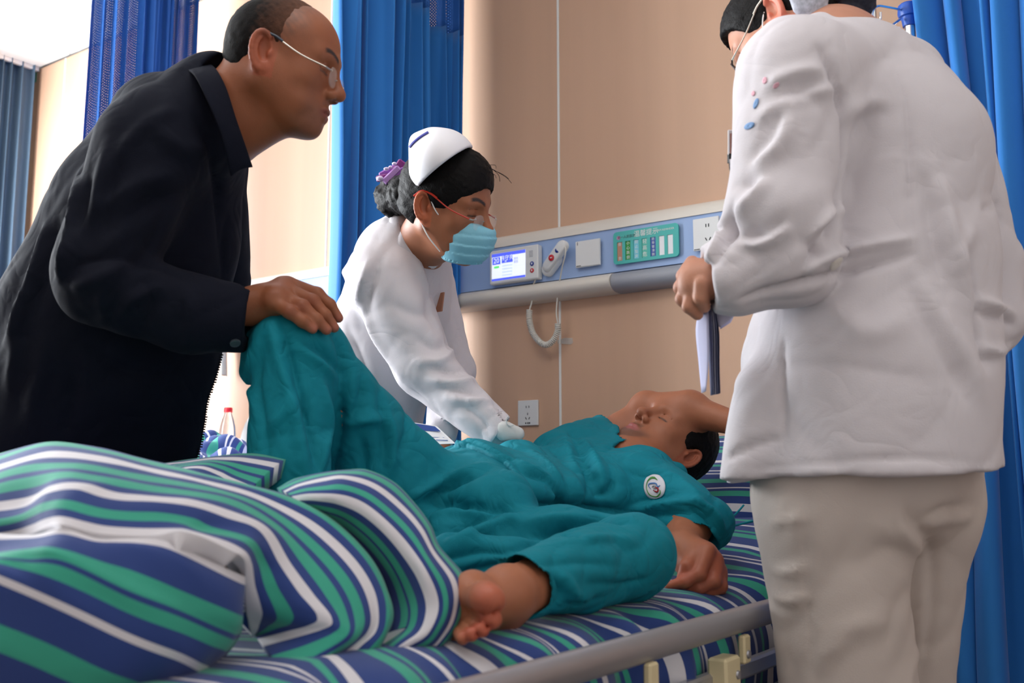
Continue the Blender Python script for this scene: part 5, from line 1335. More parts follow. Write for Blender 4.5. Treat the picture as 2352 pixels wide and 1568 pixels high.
navy_c = mat('dark_jacket', srgb(14, 17, 30), .88, bump=(600, .2), sheen=.0, spec=.15, noise=(4, .08), crease=(9, .008))
jo = [rc(P(392, 325, 1.70), P(450, 345, 1.94), .100, .095, .06), rc(P(395, 325, 1.80), P(330, 520, 1.81), .118, .150, .06), rc(P(330, 520, 1.81), P(250, 760, 1.84), .150, .186, .06),
      rc(P(250, 760, 1.84), P(140, 1090, 1.88), .186, .205, .06), rc(P(520, 420, 1.82), P(415, 1040, 1.84), .020, .030, .05),
      rc(P(345, 350, 1.66), P(238, 615, 1.595), .090, .074, .03), rc(P(240, 650, 1.59), P(440, 722, 1.63), .073, .061, .022), rc(P(440, 722, 1.63), P(590, 730, 1.675), .061, .053, .02),
      rc(P(470, 390, 1.94), P(520, 640, 2.0), .08, .05, .03), rc(P(485, 210, 1.72), P(470, 290, 1.74), .066, .085, .05)]
jsub = [rc(P(545, 715, 1.665), P(640, 700, 1.69), .045, .050, .004, 'sub'), rc(P(500, 265, 1.72), P(600, 180, 1.70), .060, .085, .006, 'sub'),
        rc(P(170, 1085, 1.87), P(120, 1300, 1.90), .18, .2, .004, 'sub')]
arm_cut = plane(P(579, 722, 1.675), cv(.985, -.17, -.05), .003)
fore = [rc(P(240, 650, 1.59), P(440, 722, 1.63), .073, .061, .022), rc(P(440, 722, 1.63), P(640, 738, 1.685), .061, .052, .02), arm_cut, jsub[0]]
jo2 = [o for i, o in enumerate(jo) if i not in (6, 7)] + [jsub[1], solid(fore)] + [jsub[2], plane(P(300, 1075, 1.86), cv(-.28, -1, 0), .006)]
lo, hi = bounds(PP((500, 140, 1.7), (560, 640, 2.05), (600, 720, 1.66), (420, 1100, 1.8), (-140, 1100, 1.9), (150, 650, 1.5), (60, 500, 1.95)), .09)
V, Q = sdf_mesh(jo2, lo, hi, .0068, [(P(580, 720, 1.67) - .06, P(580, 720, 1.67) + .06, .0035)], disp=wrinkle(2.6, .0042, 77))
strokes = [([(186, 395), (168, 510), (142, 625)], .010, .014), ([(205, 400), (185, 500), (170, 560)], .010, -.012), ([(112, 505), (89, 600), (45, 735), (13, 802)], .012, .014), ([(135, 500), (108, 610), (70, 740)], .012, -.012),
           ([(187, 516), (160, 590), (140, 640)], .012, .012), ([(214, 489), (312, 427), (400, 400)], .014, .010), ([(230, 540), (340, 470), (440, 440)], .014, -.009), ([(150, 640), (200, 600), (330, 600), (420, 640)], .012, -.010),
           ([(160, 660), (230, 640), (300, 590)], .012, .010), ([(240, 720), (235, 680), (260, 640)], .010, .008), ([(280, 730), (300, 690), (360, 660)], .010, .008), ([(330, 640), (350, 700), (320, 760)], .010, -.007),
           ([(420, 660), (440, 720), (430, 790)], .010, .006), ([(400, 250), (330, 290), (260, 380), (225, 470)], .012, .008), ([(440, 250), (480, 330), (500, 460), (510, 600)], .010, -.009), ([(360, 300), (420, 340), (480, 350)], .014, .006),
           ([(250, 330), (230, 420), (215, 500)], .012, .009), ([(270, 350), (255, 440), (238, 520)], .012, -.009), ([(60, 690), (40, 800), (20, 900)], .014, .010), ([(110, 760), (90, 880), (60, 1000)], .016, .008), ([(160, 800), (170, 900), (150, 1000)], .016, -.007),
           ([(200, 790), (280, 850), (400, 860)], .014, -.008), ([(520, 500), (512, 640)], .007, -.007), ([(300, 460), (260, 560), (230, 640)], .016, .007), ([(380, 480), (350, 560), (300, 620)], .014, -.007)]
V = folds(V, Q, strokes, 1, 1.2)
jk = mk('jacket', V, Q, navy_c, man); jk_b = bvh_of(V, Q)
# turned-down collar
def strip(name, inner, outer, m, parent, n=40, k=8, th=.004, bulge=.006):
    """a cloth band between two edge lines given as pixel+depth points"""
    A = catmull([P(*q) for q in inner], n); B = catmull([P(*q) for q in outer], n); w = np.linspace(0, 1, k)
    V = A[:, None, :] * (1 - w)[None, :, None] + B[:, None, :] * w[None, :, None] + (np.sin(w * math.pi) * bulge)[None, :, None] * (-FWD * .7 + UPV * .5)
    V = V.reshape(-1, 3); f = grid_faces(n, k)
    if np.cross(V[f[n, 1]] - V[f[n, 0]], V[f[n, 3]] - V[f[n, 0]]) @ FWD > 0: f = f[:, ::-1].copy()
    o = mk(name, V, f, m, parent); so = o.modifiers.new('thickness', 'SOLIDIFY'); so.thickness = th; so.offset = 0
    be = o.modifiers.new('edge', 'BEVEL'); be.width = .001; be.segments = 1; be.limit_method = 'ANGLE'
    return o
strip('collar', [(575, 290, 1.80), (520, 200, 1.79), (488, 158, 1.75), (486, 150, 1.70), (500, 165, 1.655), (520, 205, 1.636), (542, 275, 1.632), (562, 332, 1.640), (580, 384, 1.655)],
      [(560, 380, 1.83), (480, 250, 1.84), (432, 190, 1.80), (426, 164, 1.70), (446, 172, 1.625), (474, 226, 1.600), (505, 300, 1.602), (522, 360, 1.615), (530, 405, 1.632)], navy_c, jk)
zp = MB()
for i_ in range(44):
    t_ = i_ / 43; x_ = 494 + (444 - 494) * t_ - 4 * math.sin(math.pi * t_); y_ = 815 + 245 * t_
    for dx in range(0, 60, 3):
        if jk_b.ray_cast(Vector(CAM), Vector(ray(x_ + 20 - dx, y_)))[0] is not None: break
    h_ = jk_b.ray_cast(Vector(CAM), Vector(ray(x_ + 19 - dx, y_)))
    if h_[0] is not None: zp.box(np.array(h_[0]) + RGT * .002, (.0030, .0016, .0014), bev=.0006)
if zp.v: zp.build('zip_teeth', mat('zip_dark', srgb(26, 24, 34), .4), jk)['kind'] = 'stuff'
q = P(540, 788, 1.61); h_ = jk_b.ray_cast(Vector(CAM), Vector(ray(540, 787)))
if h_[0] is not None: MB().lathe([(.002, -.001), (.0085, -.001), (.0085, .002), (.006, .003), (.002, .0022)], np.array(h_[0]), np.array(h_[1]), 18).build('cuff_button', mat('button_dark', srgb(66, 72, 80), .3), jk, smooth=True)
trs = []
for s in (-1, 1):
    kx = hip + np.array([.0, s * .085, -.36]); ft = np.array([hip[0] - .03, hip[1] + s * .10, .10])
    trs += [rc(hip + np.array([0, s * .06, .02]), kx, .110, .078, .03), rc(kx, ft, .076, .062, .03)]
trs.append(ell(hip + [.01, 0, .08], (.165, .20, .20), k=.05))
lo, hi = bounds([hip + [-.14, -.2, .2], hip + [.18, .22, .28], hip + [-.16, -.2, .1], np.array([hip[0], hip[1], .1])], .06)
V, Q = sdf_mesh(trs, lo, hi, .010, disp=wrinkle(2.5, .003, 5)); mk('trousers', V, Q, mat('black_trousers', srgb(34, 30, 30), .85, bump=(500, .2)), man)
shoe_m = mat('black_shoe', (.015, .014, .014), .3)
def shoes(hx, hy, dirv, parent, m, sp=.10):
    for s in (-1, 1):
        sd_ = np.array([-dirv[1], dirv[0], 0]); c = np.array([hx, hy, .045]) + sd_ * s * sp
        so2 = [rc(c - dirv * .05, c + dirv * .05, .042, .042, .03), rc(c + dirv * .05, c + dirv * .16 - [0, 0, .012], .042, .034, .03), plane(np.array([0, 0, .004]), (0, 0, -1), .004), rc(c + [0, 0, .03], c + [0, 0, .10], .030, .034, .01, 'sub')]
        V, Q = sdf_mesh(so2, *bounds([c - dirv * .1, c + dirv * .22], .07), .007); mk('shoe', V, Q, m, parent)
shoes(hip[0] - .03, hip[1], np.array([.97, .24, 0]), man, shoe_m)
# ------------------------------------------------------------------ the masked nurse beyond the bed
Fn = Frame(P(1024, 474, 2.15), cv(.898, -.262, .36), cv(.195, .955, .211), .965)
nur = empty('person', (-1.9, 1.85, 0), 'nurse with a blue face mask, white cap and hair bun bending over the bed', 'person')
ops = head_ops(Fn, eyes_open=False, wide=.97)
sh_ = P(890, 650, 2.23); el_ = P(985, 860, 2.21); wr_ = P(1132, 986, 2.14)
ops += [rc(Fn.T(0, -.025, -.035), P(952, 575, 2.28), .050, .054, .03), rc(Fn.T(0, .015, -.085), P(968, 585, 2.27), .030, .04, .03),
        rc(P(905, 640, 2.26), P(965, 650, 2.44), .06, .06, .05), rc(P(940, 600, 2.32), P(870, 800, 2.42), .07, .09, .05), rc(P(870, 800, 2.42), P(820, 1040, 2.50), .09, .11, .05),
        rc(sh_, el_, .05, .040, .03), rc(el_, wr_, .038, .026, .02), rc(P(970, 650, 2.45), P(1040, 850, 2.40), .045, .036, .03), rc(P(1040, 850, 2.40), P(1016, 990, 2.20), .034, .025, .02)]
def small_hand(w, dirv, side, dn, sc=1.0):
    """relaxed hand: palm, four curled fingers, thumb"""
    o = []; dirv = dirv / np.linalg.norm(dirv); side = side - dirv * (side @ dirv); side /= np.linalg.norm(side)
    o.append(rc(w, w + dirv * .075 * sc, .024 * sc, .036 * sc, .02, 'add', dn, .5))
    for i, (off, ln) in enumerate(((-.027, .90), (-.009, 1.05), (.009, 1.0), (.026, .80))):
        a = w + dirv * .075 * sc + side * off * sc; b = a + (dirv * .036 - dn * .008) * ln * sc; c = b + (dirv * .022 - dn * .018) * ln * sc; d = c + (dirv * .006 - dn * .018) * ln * sc
        o += finger([a, b, c, d], [.0100 * sc, .0092 * sc, .0085 * sc, .0072 * sc])
    a = w + dirv * .02 * sc - side * .025 * sc; b = a + (dirv * .035 - side * .025 - dn * .006) * sc; c = b + (dirv * .028 - side * .004 - dn * .012) * sc
    o += finger([a, b, c], [.0130 * sc, .0108 * sc, .0085 * sc])
    return o
gdir = cv(.62, -.50, .1); h1 = small_hand(wr_, gdir, cv(.1, .3, 1), cv(.5, .8, .1), .78)
ops += h1
ops += small_hand(P(1014, 1000, 2.19), cv(-.25, -.85, .8), cv(1, -.2, .2), cv(.2, .3, -.9), .90)
hipn = np.array([-1.86, 1.86, .86])
for s in (-1, 1):
    ft = np.array([-1.90, 1.86 + s * .09, .07]); ops += [rc(hipn + [0, s * .07, 0], ft + [0, 0, .38], .07, .048, .03), rc(ft + [0, 0, .38], ft, .046, .034, .03), rc(ft + [0, 0, -.03], ft + [.14, 0, -.045], .034, .026, .03)]
ops.append(rc(P(820, 1040, 2.50), hipn, .11, .11, .05))
hl, hh_ = bounds([Fn.T(0, 0, 0)], .155); fl_, fh_ = bounds([wr_], .12)
lo, hi = bounds([hipn - .18, hipn + .1, P(1230, 1040, 2.1), P(1100, 900, 2.45), P(850, 600, 2.2), np.array([-1.9, 1.86, .0])], .08); hi[2] = Fn.T(0, 0, .15)[2]
V, Q = sdf_mesh(ops, lo, hi, .009, [(hl, hh_, .0023), (fl_, fh_, .0032)])
base = srgb(158, 98, 68)
C = skin_color(Fn, V, base, brow=srgb(44, 32, 28), ear=srgb(214, 100, 58))
mk('body', V, Q, skin_mat('skin_nurse'), nur, color=C)
# thin examination glove over the near hand
glo = [rc(o_a, o_b, ra, rb) for o_a, o_b, ra, rb in [(wr_ - gdir * .02, wr_, .034, .034)]]
gl = small_hand(wr_, gdir, cv(.1, .3, 1), cv(.5, .8, .1), .86) + [rc(P(1160, 990, 2.09), P(1188, 996, 2.09), .022, .016, .02, 'add', FWD, .5)]
for g in gl: g.k = .012
V, Q = sdf_mesh(glo + gl, *bounds([wr_, wr_ + gdir * .15], .09), .0045); gv = mk('glove', V, Q, mat('thin_glove', srgb(226, 226, 224), .4, alpha=.86), nur)
MB().tube(catmull(PP((1180, 976, 2.08), (1170, 977, 2.08), (1163, 970, 2.08), (1164, 960, 2.08), (1167, 956, 2.08)), 16), .0013, 6).build('glove_strip', mat('thin_glove', (0, 0, 0)), gv, smooth=True)
# hair with bun
hops = [E(Fn, (0, -.012, .038), (.0825, .1060, .0960), k=.01), E(Fn, (0, .030, .070), (.070, .060, .058), k=.03), E(Fn, (0, -.055, -.012), (.060, .052, .060), k=.03), E(Fn, (0, .092, -.034), (.082, .066, .092), k=.008, mode='sub'),
        rbox(Fn.T(0, .052, -.085), (.2, .064, .076), Fn.R, .01, .008, 'sub'), plane(Fn.T(0, -.02, -.066), Fn.D(0, -.5, -1), .01)]
for s in (-1, 1): hops.append(E(Fn, (s * .090, -.014, -.008), (.026, .022, .034), k=.006, mode='sub'))
hn = lambda p: (.0016 * vnoise(p, 60, 3) + .0008 * vnoise(p, 140, 8)).astype(f32)
Vh, Qh = sdf_mesh(hops, *bounds([Fn.T(0, 0, 0)], .17), .0034, disp=hn); hr = mk('hair', Vh, Qh, hair_m, nur)
bun = [ell(P(907, 452, 2.25), (.044, .044, .048), k=.02), rc(P(907, 452, 2.25), Fn.T(0, -.09, .01), .034, .05, .02)]
hb_n = lambda p: (.003 * np.sin(160 * (p @ np.array([.5, .2, .84], f32)) + 3 * vnoise(p, 30, 2)) + .0015 * vnoise(p, 100, 4)).astype(f32)
Vh, Qh = sdf_mesh(bun, *bounds([P(907, 452, 2.25)], .12), .004, disp=hb_n); mk('bun', Vh, Qh, hair_m, hr)
# loose strands on the forehead
st = MB()
for k in range(9):
    a = Fn.T(rng.uniform(-.05, .05), rng.uniform(.05, .09), rng.uniform(.085, .115)); b = a + Fn.D(rng.normal() * .012, .02 + .01 * rng.random(), .004 - .02 * rng.random()); c = b + Fn.D(rng.normal() * .010, .008, -.012 * rng.random() - .004)
    st.tube(catmull([a, b, c], 8), .0005, 4, caps=False)
st.build('loose_strands', hair_m, hr, smooth=True)['kind'] = 'stuff'
# purple ribbon clip on the bun
pur = mat('purple_ribbon', srgb(150, 88, 176), .45); pk = mat('pale_ribbon', srgb(226, 206, 236), .4)
clip = bpy.data.objects.new('hair_clip', None); COL.objects.link(clip); clip.parent = nur; clip.matrix_parent_inverse = world_of(nur).inverted()
for (cx, cy, w_, h2, rot, m_, d_) in ((893, 396, .022, .010, .5, pur, 2.215), (916, 388, .020, .012, .95, mat('plum_ribbon', srgb(128, 42, 120), .45), 2.21), (922, 398, .022, .012, .3, pur, 2.20), (880, 408, .016, .007, .2, mat('plum_ribbon', (0, 0, 0)), 2.21), (900, 402, .024, .008, .75, mat('lilac_ribbon', srgb(186, 140, 206), .45), 2.20)):
    R3 = np.stack([cv(math.cos(rot), math.sin(rot), .1), cv(-math.sin(rot), math.cos(rot), .1), -FWD], 1)
    MB().box(P(cx, cy, d_), (w_, h2, .004), R3, bev=.003).build('ribbon_loop', m_, clip)
for (cx, cy, rx, ry) in ((888, 388, .007, .004), (873, 410, .008, .006), (897, 384, .005, .004), (906, 376, .006, .004)):
    V, Q = sdf_mesh([ell(P(cx, cy, 2.20), (rx, rx, ry))], *bounds([P(cx, cy, 2.20)], .014), .0025); mk('bead', V, Q, pk, clip)
# white cap with a blue line
cb = np.stack([RGT, UPV, -FWD], 1)
capm = mat('cap_white', srgb(236, 234, 238), .6, bump=(500, .1))
cops = [ell(P(1018, 382, 2.125), (.074, .078, .105), cb, k=.02), rc(P(962, 330, 2.09), P(985, 322, 2.11), .020, .018, .03), plane(P(1022, 387, 2.12), cv(.61, -.79, -.06), .002), plane(P(939, 370, 2.12), cv(-1, .06, 0), .008),
        ell(P(1020, 388, 2.135), (.069, .073, .100), cb, k=.004, mode='sub')]
V, Q = sdf_mesh(cops, *bounds([P(1018, 382, 2.125)], .14), .0032); cap_o = mk('cap', V, Q, capm, nur)
ribbon('blue_line', [(938, 342), (950, 328), (966, 315), (984, 304)], 5, bvh_of(V, Q), mat('cap_blue', srgb(36, 42, 140), .6), cap_o, lift=.001)
glasses(Fn, nur, gold, mat('red_frame', srgb(190, 48, 30), .35), mat('red_frame', (0, 0, 0)), drop=.010)
# pleated mask
mk_m = mat('mask_blue', srgb(134, 198, 218), .7, bump=(700, .15))
mops = [E(Fn, (0, .058, -.062), (.061, .060, .056), k=.02), E(Fn, (0, .092, -.044), (.026, .034, .034), k=.04), E(Fn, (0, .066, -.100), (.036, .036, .026), k=.03)]
mops += [plane(Fn.T(0, .11, -.022), Fn.D(0, .16, 1), .004), plane(Fn.T(0, .028, -.07), Fn.D(0, -1, .10), .004), plane(Fn.T(0, .07, -.112), Fn.D(0, .15, -1), .010)]
def pleat(p):
    L = Fn.L(p); z = L[:, 2] + .35 * np.abs(L[:, 0]) ** 1.5
    return (-.0032 * (np.mod((z + .125) / .021, 1.0) - .5) * (z < -.035) * (z > -.112)).astype(f32)
V, Q = sdf_mesh(mops, *bounds([Fn.T(0, .06, -.06)], .11), .0028, disp=pleat)
msk = mk('face_mask', V, Q, mk_m, nur)
for a, b in (((.058, .036, -.030), (.074, -.004, .018)), ((.056, .034, -.092), (.074, -.016, -.036))):
    for s in (1, -1):
        A = Fn.T(s * a[0], a[1], a[2]); B = Fn.T(s * b[0], b[1], b[2]); m_ = (A + B) / 2 + Fn.D(s * .009, 0, 0)
        MB().tube(catmull([A, m_, B], 14), .0013, 6).build('ear_loop', whitep, msk, smooth=True)
# white coat
coat_w = mat('white_coat', srgb(216, 210, 214), .8, bump=(550, .18), sheen=.05, spec=.25, crease=(8, .0065))
no = [rc(P(905, 625, 2.27), P(960, 640, 2.45), .088, .085, .05), rc(P(925, 600, 2.33), P(880, 800, 2.42), .112, .130, .05), rc(P(880, 800, 2.42), P(815, 1060, 2.52), .130, .150, .05), rc(P(815, 1060, 2.52), hipn + [0, 0, -.06], .15, .165, .05),
      rc(P(885, 640, 2.24), P(975, 845, 2.20), .088, .066, .03), rc(P(970, 650, 2.45), P(1040, 850, 2.40), .07, .052, .03), rc(P(1040, 850, 2.40), P(1014, 995, 2.20), .052, .038, .02),
      rc(P(940, 545, 2.27), P(925, 590, 2.30), .060, .075, .04), rc(P(985, 640, 2.33), P(990, 720, 2.36), .035, .04, .04)]
sleeve = [rc(P(975, 845, 2.20), P(1165, 1012, 2.115), .066, .040, .02), plane(P(1150, 990, 2.125), cv(.80, -.58, .1), .003), rc(P(1110, 965, 2.14), P(1250, 1080, 2.08), .034, .036, .003, 'sub')]
nsub = [rc(P(958, 555, 2.27), P(1010, 480, 2.22), .050, .075, .005, 'sub'), rc(P(975, 590, 2.24), P(1000, 560, 2.2), .020, .035, .008, 'sub')]
lo, hi = bounds([hipn + [-.12, -.18, -.2], hipn + [.1, .18, 0], P(760, 620, 2.3), P(1170, 1020, 2.1), P(1120, 950, 2.42), P(960, 520, 2.3)], .09)
V, Q = sdf_mesh(no + nsub + [solid(sleeve)], lo, hi, .0068, [(P(1150, 990, 2.12) - .05, P(1150, 990, 2.12) + .05, .004)], disp=wrinkle(2.8, .0038, 15))
strokes = [([(1000, 640), (985, 700), (1005, 760)], .012, -.008), ([(975, 610), (990, 660), (1000, 690)], .008, -.010), ([(955, 590), (975, 640), (990, 690)], .009, .008), ([(1035, 790), (1000, 800), (960, 780)], .010, -.008), ([(1040, 800), (1010, 830), (960, 830)], .011, .009),
           ([(1085, 870), (1040, 880), (990, 870)], .010, .009), ([(1070, 850), (1030, 855), (985, 840)], .009, -.009), ([(1120, 920), (1070, 920), (1030, 910)], .010, .008), ([(1105, 905), (1060, 900), (1020, 890)], .008, -.008),
           ([(830, 690), (860, 770), (920, 860)], .014, .007), ([(850, 600), (830, 660), (820, 700)], .012, .009), ([(870, 600), (850, 660), (845, 720)], .011, -.008), ([(900, 560), (870, 600), (860, 640)], .012, -.006), ([(800, 610), (780, 660), (770, 700)], .012, .008), ([(900, 700), (950, 720), (1000, 720)], .016, -.006),
           ([(1060, 930), (1100, 960), (1120, 990)], .010, -.006), ([(1130, 940), (1150, 965), (1160, 985)], .007, .006), ([(800, 760), (830, 840), (850, 900)], .014, -.010), ([(820, 900), (880, 930), (930, 960)], .012, -.008)]
V = folds(V, Q, strokes, 1, 1.5); ct_ = mk('coat', V, Q, coat_w, nur); ct_b = bvh_of(V, Q)
# stand collar and badge
co = [rc(P(918, 510, 2.24), P(950, 560, 2.205), .020, .022, .015, 'add', cv(.3, .2, 1), .3), rc(P(950, 560, 2.205), P(994, 604, 2.215), .022, .014, .015, 'add', cv(.3, .2, 1), .3), rc(P(918, 510, 2.24), P(925, 512, 2.34), .016, .016, .015)]
V2, Q2 = sdf_mesh(co, *bounds(PP((918, 500, 2.25), (1000, 610, 2.2), (930, 520, 2.34)), .04), .004); mk('collar', V2, Q2, coat_w, ct_)
bdg = MB().box(P(1011, 694, 2.285), (.010, .022, .002), np.stack([cv(.75, .1, .6), cv(.12, 1, 0), cv(-.6, 0, .75)], 1), bev=.001).build('name_badge', mat('badge_brown', srgb(176, 120, 92), .35), ct_); bdg['label'] = 'brown name badge clipped at the chest'
trs = [rc(hipn + [0, s * .06, .0], np.array([-1.90, 1.86 + s * .09, .12]), .105, .075, .03) for s in (-1, 1)]
V, Q = sdf_mesh(trs, *bounds([hipn + [.02, .2, .05], hipn + [-.06, -.2, 0], np.array([-1.9, 1.86, .1])], .10), .010); mk('trousers', V, Q, coat_w, nur)
white_shoe = mat('white_shoe', srgb(226, 226, 226), .45)
shoes(-1.90, 1.86, np.array([1., 0, 0]), nur, white_shoe, .09)

# ------------------------------------------------------------------ the nurse on the right, seen from behind
Fr = Frame(P(1811, 80, 1.80), cv(-.655, -.640, -.40), cv(-.34, .737, -.58), 1.0)
nr = empty('person', (-.50, 1.66, 0), 'nurse in a white coat seen from behind at the right, holding papers', 'person')
ops = head_ops(Fr, wide=.97)
wr_ = P(1630, 642, 1.545)
ops += [rc(Fr.T(0, -.03, -.03), P(1900, 110, 1.70), .052, .060, .03), rc(P(1850, 215, 1.60), P(2050, 215, 1.76), .055, .055, .06), rc(P(1930, 160, 1.67), P(2000, 600, 1.66), .09, .10, .06), rc(P(2000, 600, 1.66), P(1990, 1090, 1.66), .10, .13, .06),
        rc(P(1840, 210, 1.57), P(1795, 540, 1.525), .050, .042, .03), rc(P(1795, 550, 1.525), wr_, .040, .026, .02), rc(P(2180, 330, 1.75), P(2265, 600, 1.73), .045, .038, .03), rc(P(2265, 600, 1.73), P(2270, 760, 1.70), .036, .03, .02), rc(P(2270, 760, 1.70), P(2200, 860, 1.69), .03, .026, .02)]
# hand closed on the papers
ops += [rc(wr_, P(1600, 644, 1.555), .025, .027, .02, 'add'), rc(P(1594, 622, 1.570), P(1594, 664, 1.555), .019, .020, .02)]
ops += finger(PP((1590, 604, 1.590), (1570, 634, 1.604), (1586, 662, 1.600), (1616, 676, 1.585)), [.0120, .0118, .0102, .0088], .003)
ops += finger(PP((1584, 626, 1.572), (1564, 660, 1.584), (1584, 688, 1.582), (1616, 694, 1.575)), [.0122, .0120, .0104, .0090], .003)
ops += finger(PP((1584, 650, 1.556), (1568, 686, 1.562), (1590, 710, 1.566), (1618, 708, 1.568)), [.0120, .0116, .0102, .0090], .003)
ops += finger(PP((1592, 668, 1.543), (1582, 704, 1.544), (1602, 722, 1.552)), [.0112, .0106, .0092], .003)
ops += finger(PP((1614, 652, 1.526), (1610, 684, 1.528), (1618, 704, 1.540)), [.0140, .0118, .0098], .003)
fl_, fh_ = bounds([P(1595, 660, 1.565)], .075); hl, hh_ = bounds([Fr.T(0, 0, 0)], .16)
hipr = P(1985, 1100, 1.66)
legs = []
for s, a, b in ((-1, P(1905, 1150, 1.62), P(1950, 1600, 1.61)), (1, P(2090, 1150, 1.73), P(2085, 1600, 1.75))):
    ft = np.array([b[0], b[1], .07]); legs.append((a, b, ft)); ops += [rc(a, b, .085, .06, .03), rc(b, ft, .058, .034, .03), rc(ft + [0, 0, -.03], ft + [-.06, .12, -.045], .034, .026, .03)]
lo, hi = bounds([P(1640, 0, 1.8), P(1560, 650, 1.55), P(2330, 600, 1.7), hipr, legs[0][2] - [.0, 0, .07], legs[1][2] + [.0, .1, 0], P(1900, 600, 1.45)], .09); hi[2] = Fr.T(0, 0, 0)[2] + .15
V, Q = sdf_mesh(ops, lo, hi, .009, [(hl, hh_, .0025), (fl_, fh_, .0030)])
C = skin_color(Fr, V, srgb(196, 138, 112), ear=srgb(222, 86, 66))
mk('body', V, Q, skin_mat('skin_nurse_right'), nr, color=C)
hops = [E(Fr, (0, -.012, .038), (.0825, .1060, .0960), k=.01), E(Fr, (0, .034, .060), (.070, .062, .062), k=.03), E(Fr, (0, -.055, -.012), (.060, .052, .060), k=.03), E(Fr, (0, .104, -.012), (.105, .078, .096), k=.008, mode='sub'),
        rbox(Fr.T(0, .052, -.085), (.2, .064, .076), Fr.R, .01, .008, 'sub'), plane(Fr.T(0, -.02, -.085), Fr.D(0, -.5, -1), .01), ]
for s in (-1, 1): hops.append(E(Fr, (s * .090, -.014, -.008), (.026, .022, .034), k=.006, mode='sub'))
Vh, Qh = sdf_mesh(hops, *bounds([Fr.T(0, 0, 0)], .17), .0036, disp=hn); hr = mk('hair', Vh, Qh, hair_m, nr)
bun = [ell(P(1938, -6, 1.76), (.054, .054, .044), k=.02), rc(P(1938, -6, 1.77), Fr.T(0, -.10, .02), .045, .05, .02), rc(P(1980, 0, 1.76), P(1997, 36, 1.76), .012, .006, .01)]
Vh, Qh = sdf_mesh(bun, *bounds([P(1925, -12, 1.80)], .13), .004, disp=hb_n); mk('bun', Vh, Qh, mat('hair_net_navy', srgb(20, 26, 46), .6, bump=(300, .4)), hr)
# grey bow
bow_m = mat('bow_grey', srgb(176, 178, 190), .6, noise=(140, .25))
bo = [rc(P(1842, -14, 1.665), P(1862, 12, 1.66), .022, .024, .01, 'add', FWD, .4), rc(P(1862, 12, 1.66), P(1868, 24, 1.66), .023, .010, .01, 'add', FWD, .4), rc(P(1885, -16, 1.67), P(1876, 16, 1.665), .014, .010, .01, 'add', FWD, .4)]
V, Q = sdf_mesh(bo, *bounds([P(1862, 5, 1.665)], .06), .004); bo_ = mk('hair_bow', V, Q, bow_m, nr)
cops = [ell(Fr.T(0, -.035, .085), (.078, .075, .070), Fr.R, k=.02), plane(Fr.T(0, .0, .085), Fr.D(0, .35, -1), .003), ell(Fr.T(0, -.035, .080), (.072, .069, .064), Fr.R, k=.004, mode='sub')]
V, Q = sdf_mesh(cops, *bounds([Fr.T(0, -.03, .085)], .13), .004); mk('cap', V, Q, capm, nr)
glasses(Fr, nr, mat('brown_frame', srgb(62, 44, 36), .4), gold, gold, drop=.010, half=(.024, .020), full_rim=True)
mops = [E(Fr, (0, .058, -.062), (.061, .060, .056), k=.02), E(Fr, (0, .092, -.044), (.026, .034, .034), k=.04), E(Fr, (0, .066, -.100), (.036, .036, .026), k=.03),
        plane(Fr.T(0, .11, -.022), Fr.D(0, .16, 1), .004), plane(Fr.T(0, .028, -.07), Fr.D(0, -1, .10), .004), plane(Fr.T(0, .07, -.125), Fr.D(0, .15, -1), .010)]
V, Q = sdf_mesh(mops, *bounds([Fr.T(0, .06, -.06)], .11), .004); msk = mk('face_mask', V, Q, mk_m, nr)
for a, b in (((.058, .036, -.030), (.074, -.004, .018)), ((.056, .034, -.092), (.074, -.016, -.036))):
    for s in (1, -1):
        A = Fr.T(s * a[0], a[1], a[2]); B = Fr.T(s * b[0], b[1], b[2]); m_ = (A + B) / 2 + Fr.D(s * .009, 0, 0)
        MB().tube(catmull([A, m_, B], 14), .0013, 6).build('ear_loop', whitep, msk, smooth=True)
ro = [rc(P(1850, 200, 1.58), P(2050, 205, 1.76), .095, .090, .06), rc(P(1950, 212, 1.68), P(2035, 370, 1.68), .104, .146, .07), rc(P(2035, 350, 1.68), P(2020, 600, 1.67), .150, .165, .06), rc(P(2020, 600, 1.67), P(1995, 850, 1.66), .165, .190, .06),
      rc(P(1995, 850, 1.66), P(1985, 1130, 1.65), .190, .218, .06), rc(P(1830, 180, 1.575), P(1795, 500, 1.525), .092, .086, .03),
      rc(P(2180, 330, 1.74), P(2262, 590, 1.73), .066, .056, .025), rc(P(2262, 590, 1.73), P(2276, 740, 1.70), .055, .048, .02), rc(P(2276, 740, 1.70), P(2222, 850, 1.69), .047, .040, .02), rc(P(1740, 900, 1.60), P(1695, 1120, 1.58), .03, .035, .06)]
sl2 = [rc(P(1800, 500, 1.52), P(1812, 585, 1.515), .084, .070, .03), rc(P(1812, 590, 1.515), P(1690, 630, 1.53), .070, .056, .02), rc(P(1690, 630, 1.53), P(1590, 648, 1.555), .056, .046, .02), plane(P(1627, 645, 1.545), cv(-.97, -.22, -.05), .003), rc(P(1655, 640, 1.54), P(1540, 650, 1.56), .036, .040, .003, 'sub')]
rsub = [rc(P(1985, 1110, 1.655), P(1985, 1320, 1.65), .196, .200, .004, 'sub')]
hemcut = [plane(P(1900, 1100, 1.46), np.array([0, 0, -1.0]) + .05 * RGT, .003)]
ro += [rc(P(1795, 84, 1.60), P(1880, 82, 1.655), .022, .024, .03), rc(P(1880, 82, 1.655), P(1978, 80, 1.71), .024, .022, .03)]
rneck = [rc(P(1880, 90, 1.70), P(1790, 10, 1.78), .060, .085, .005, 'sub')]
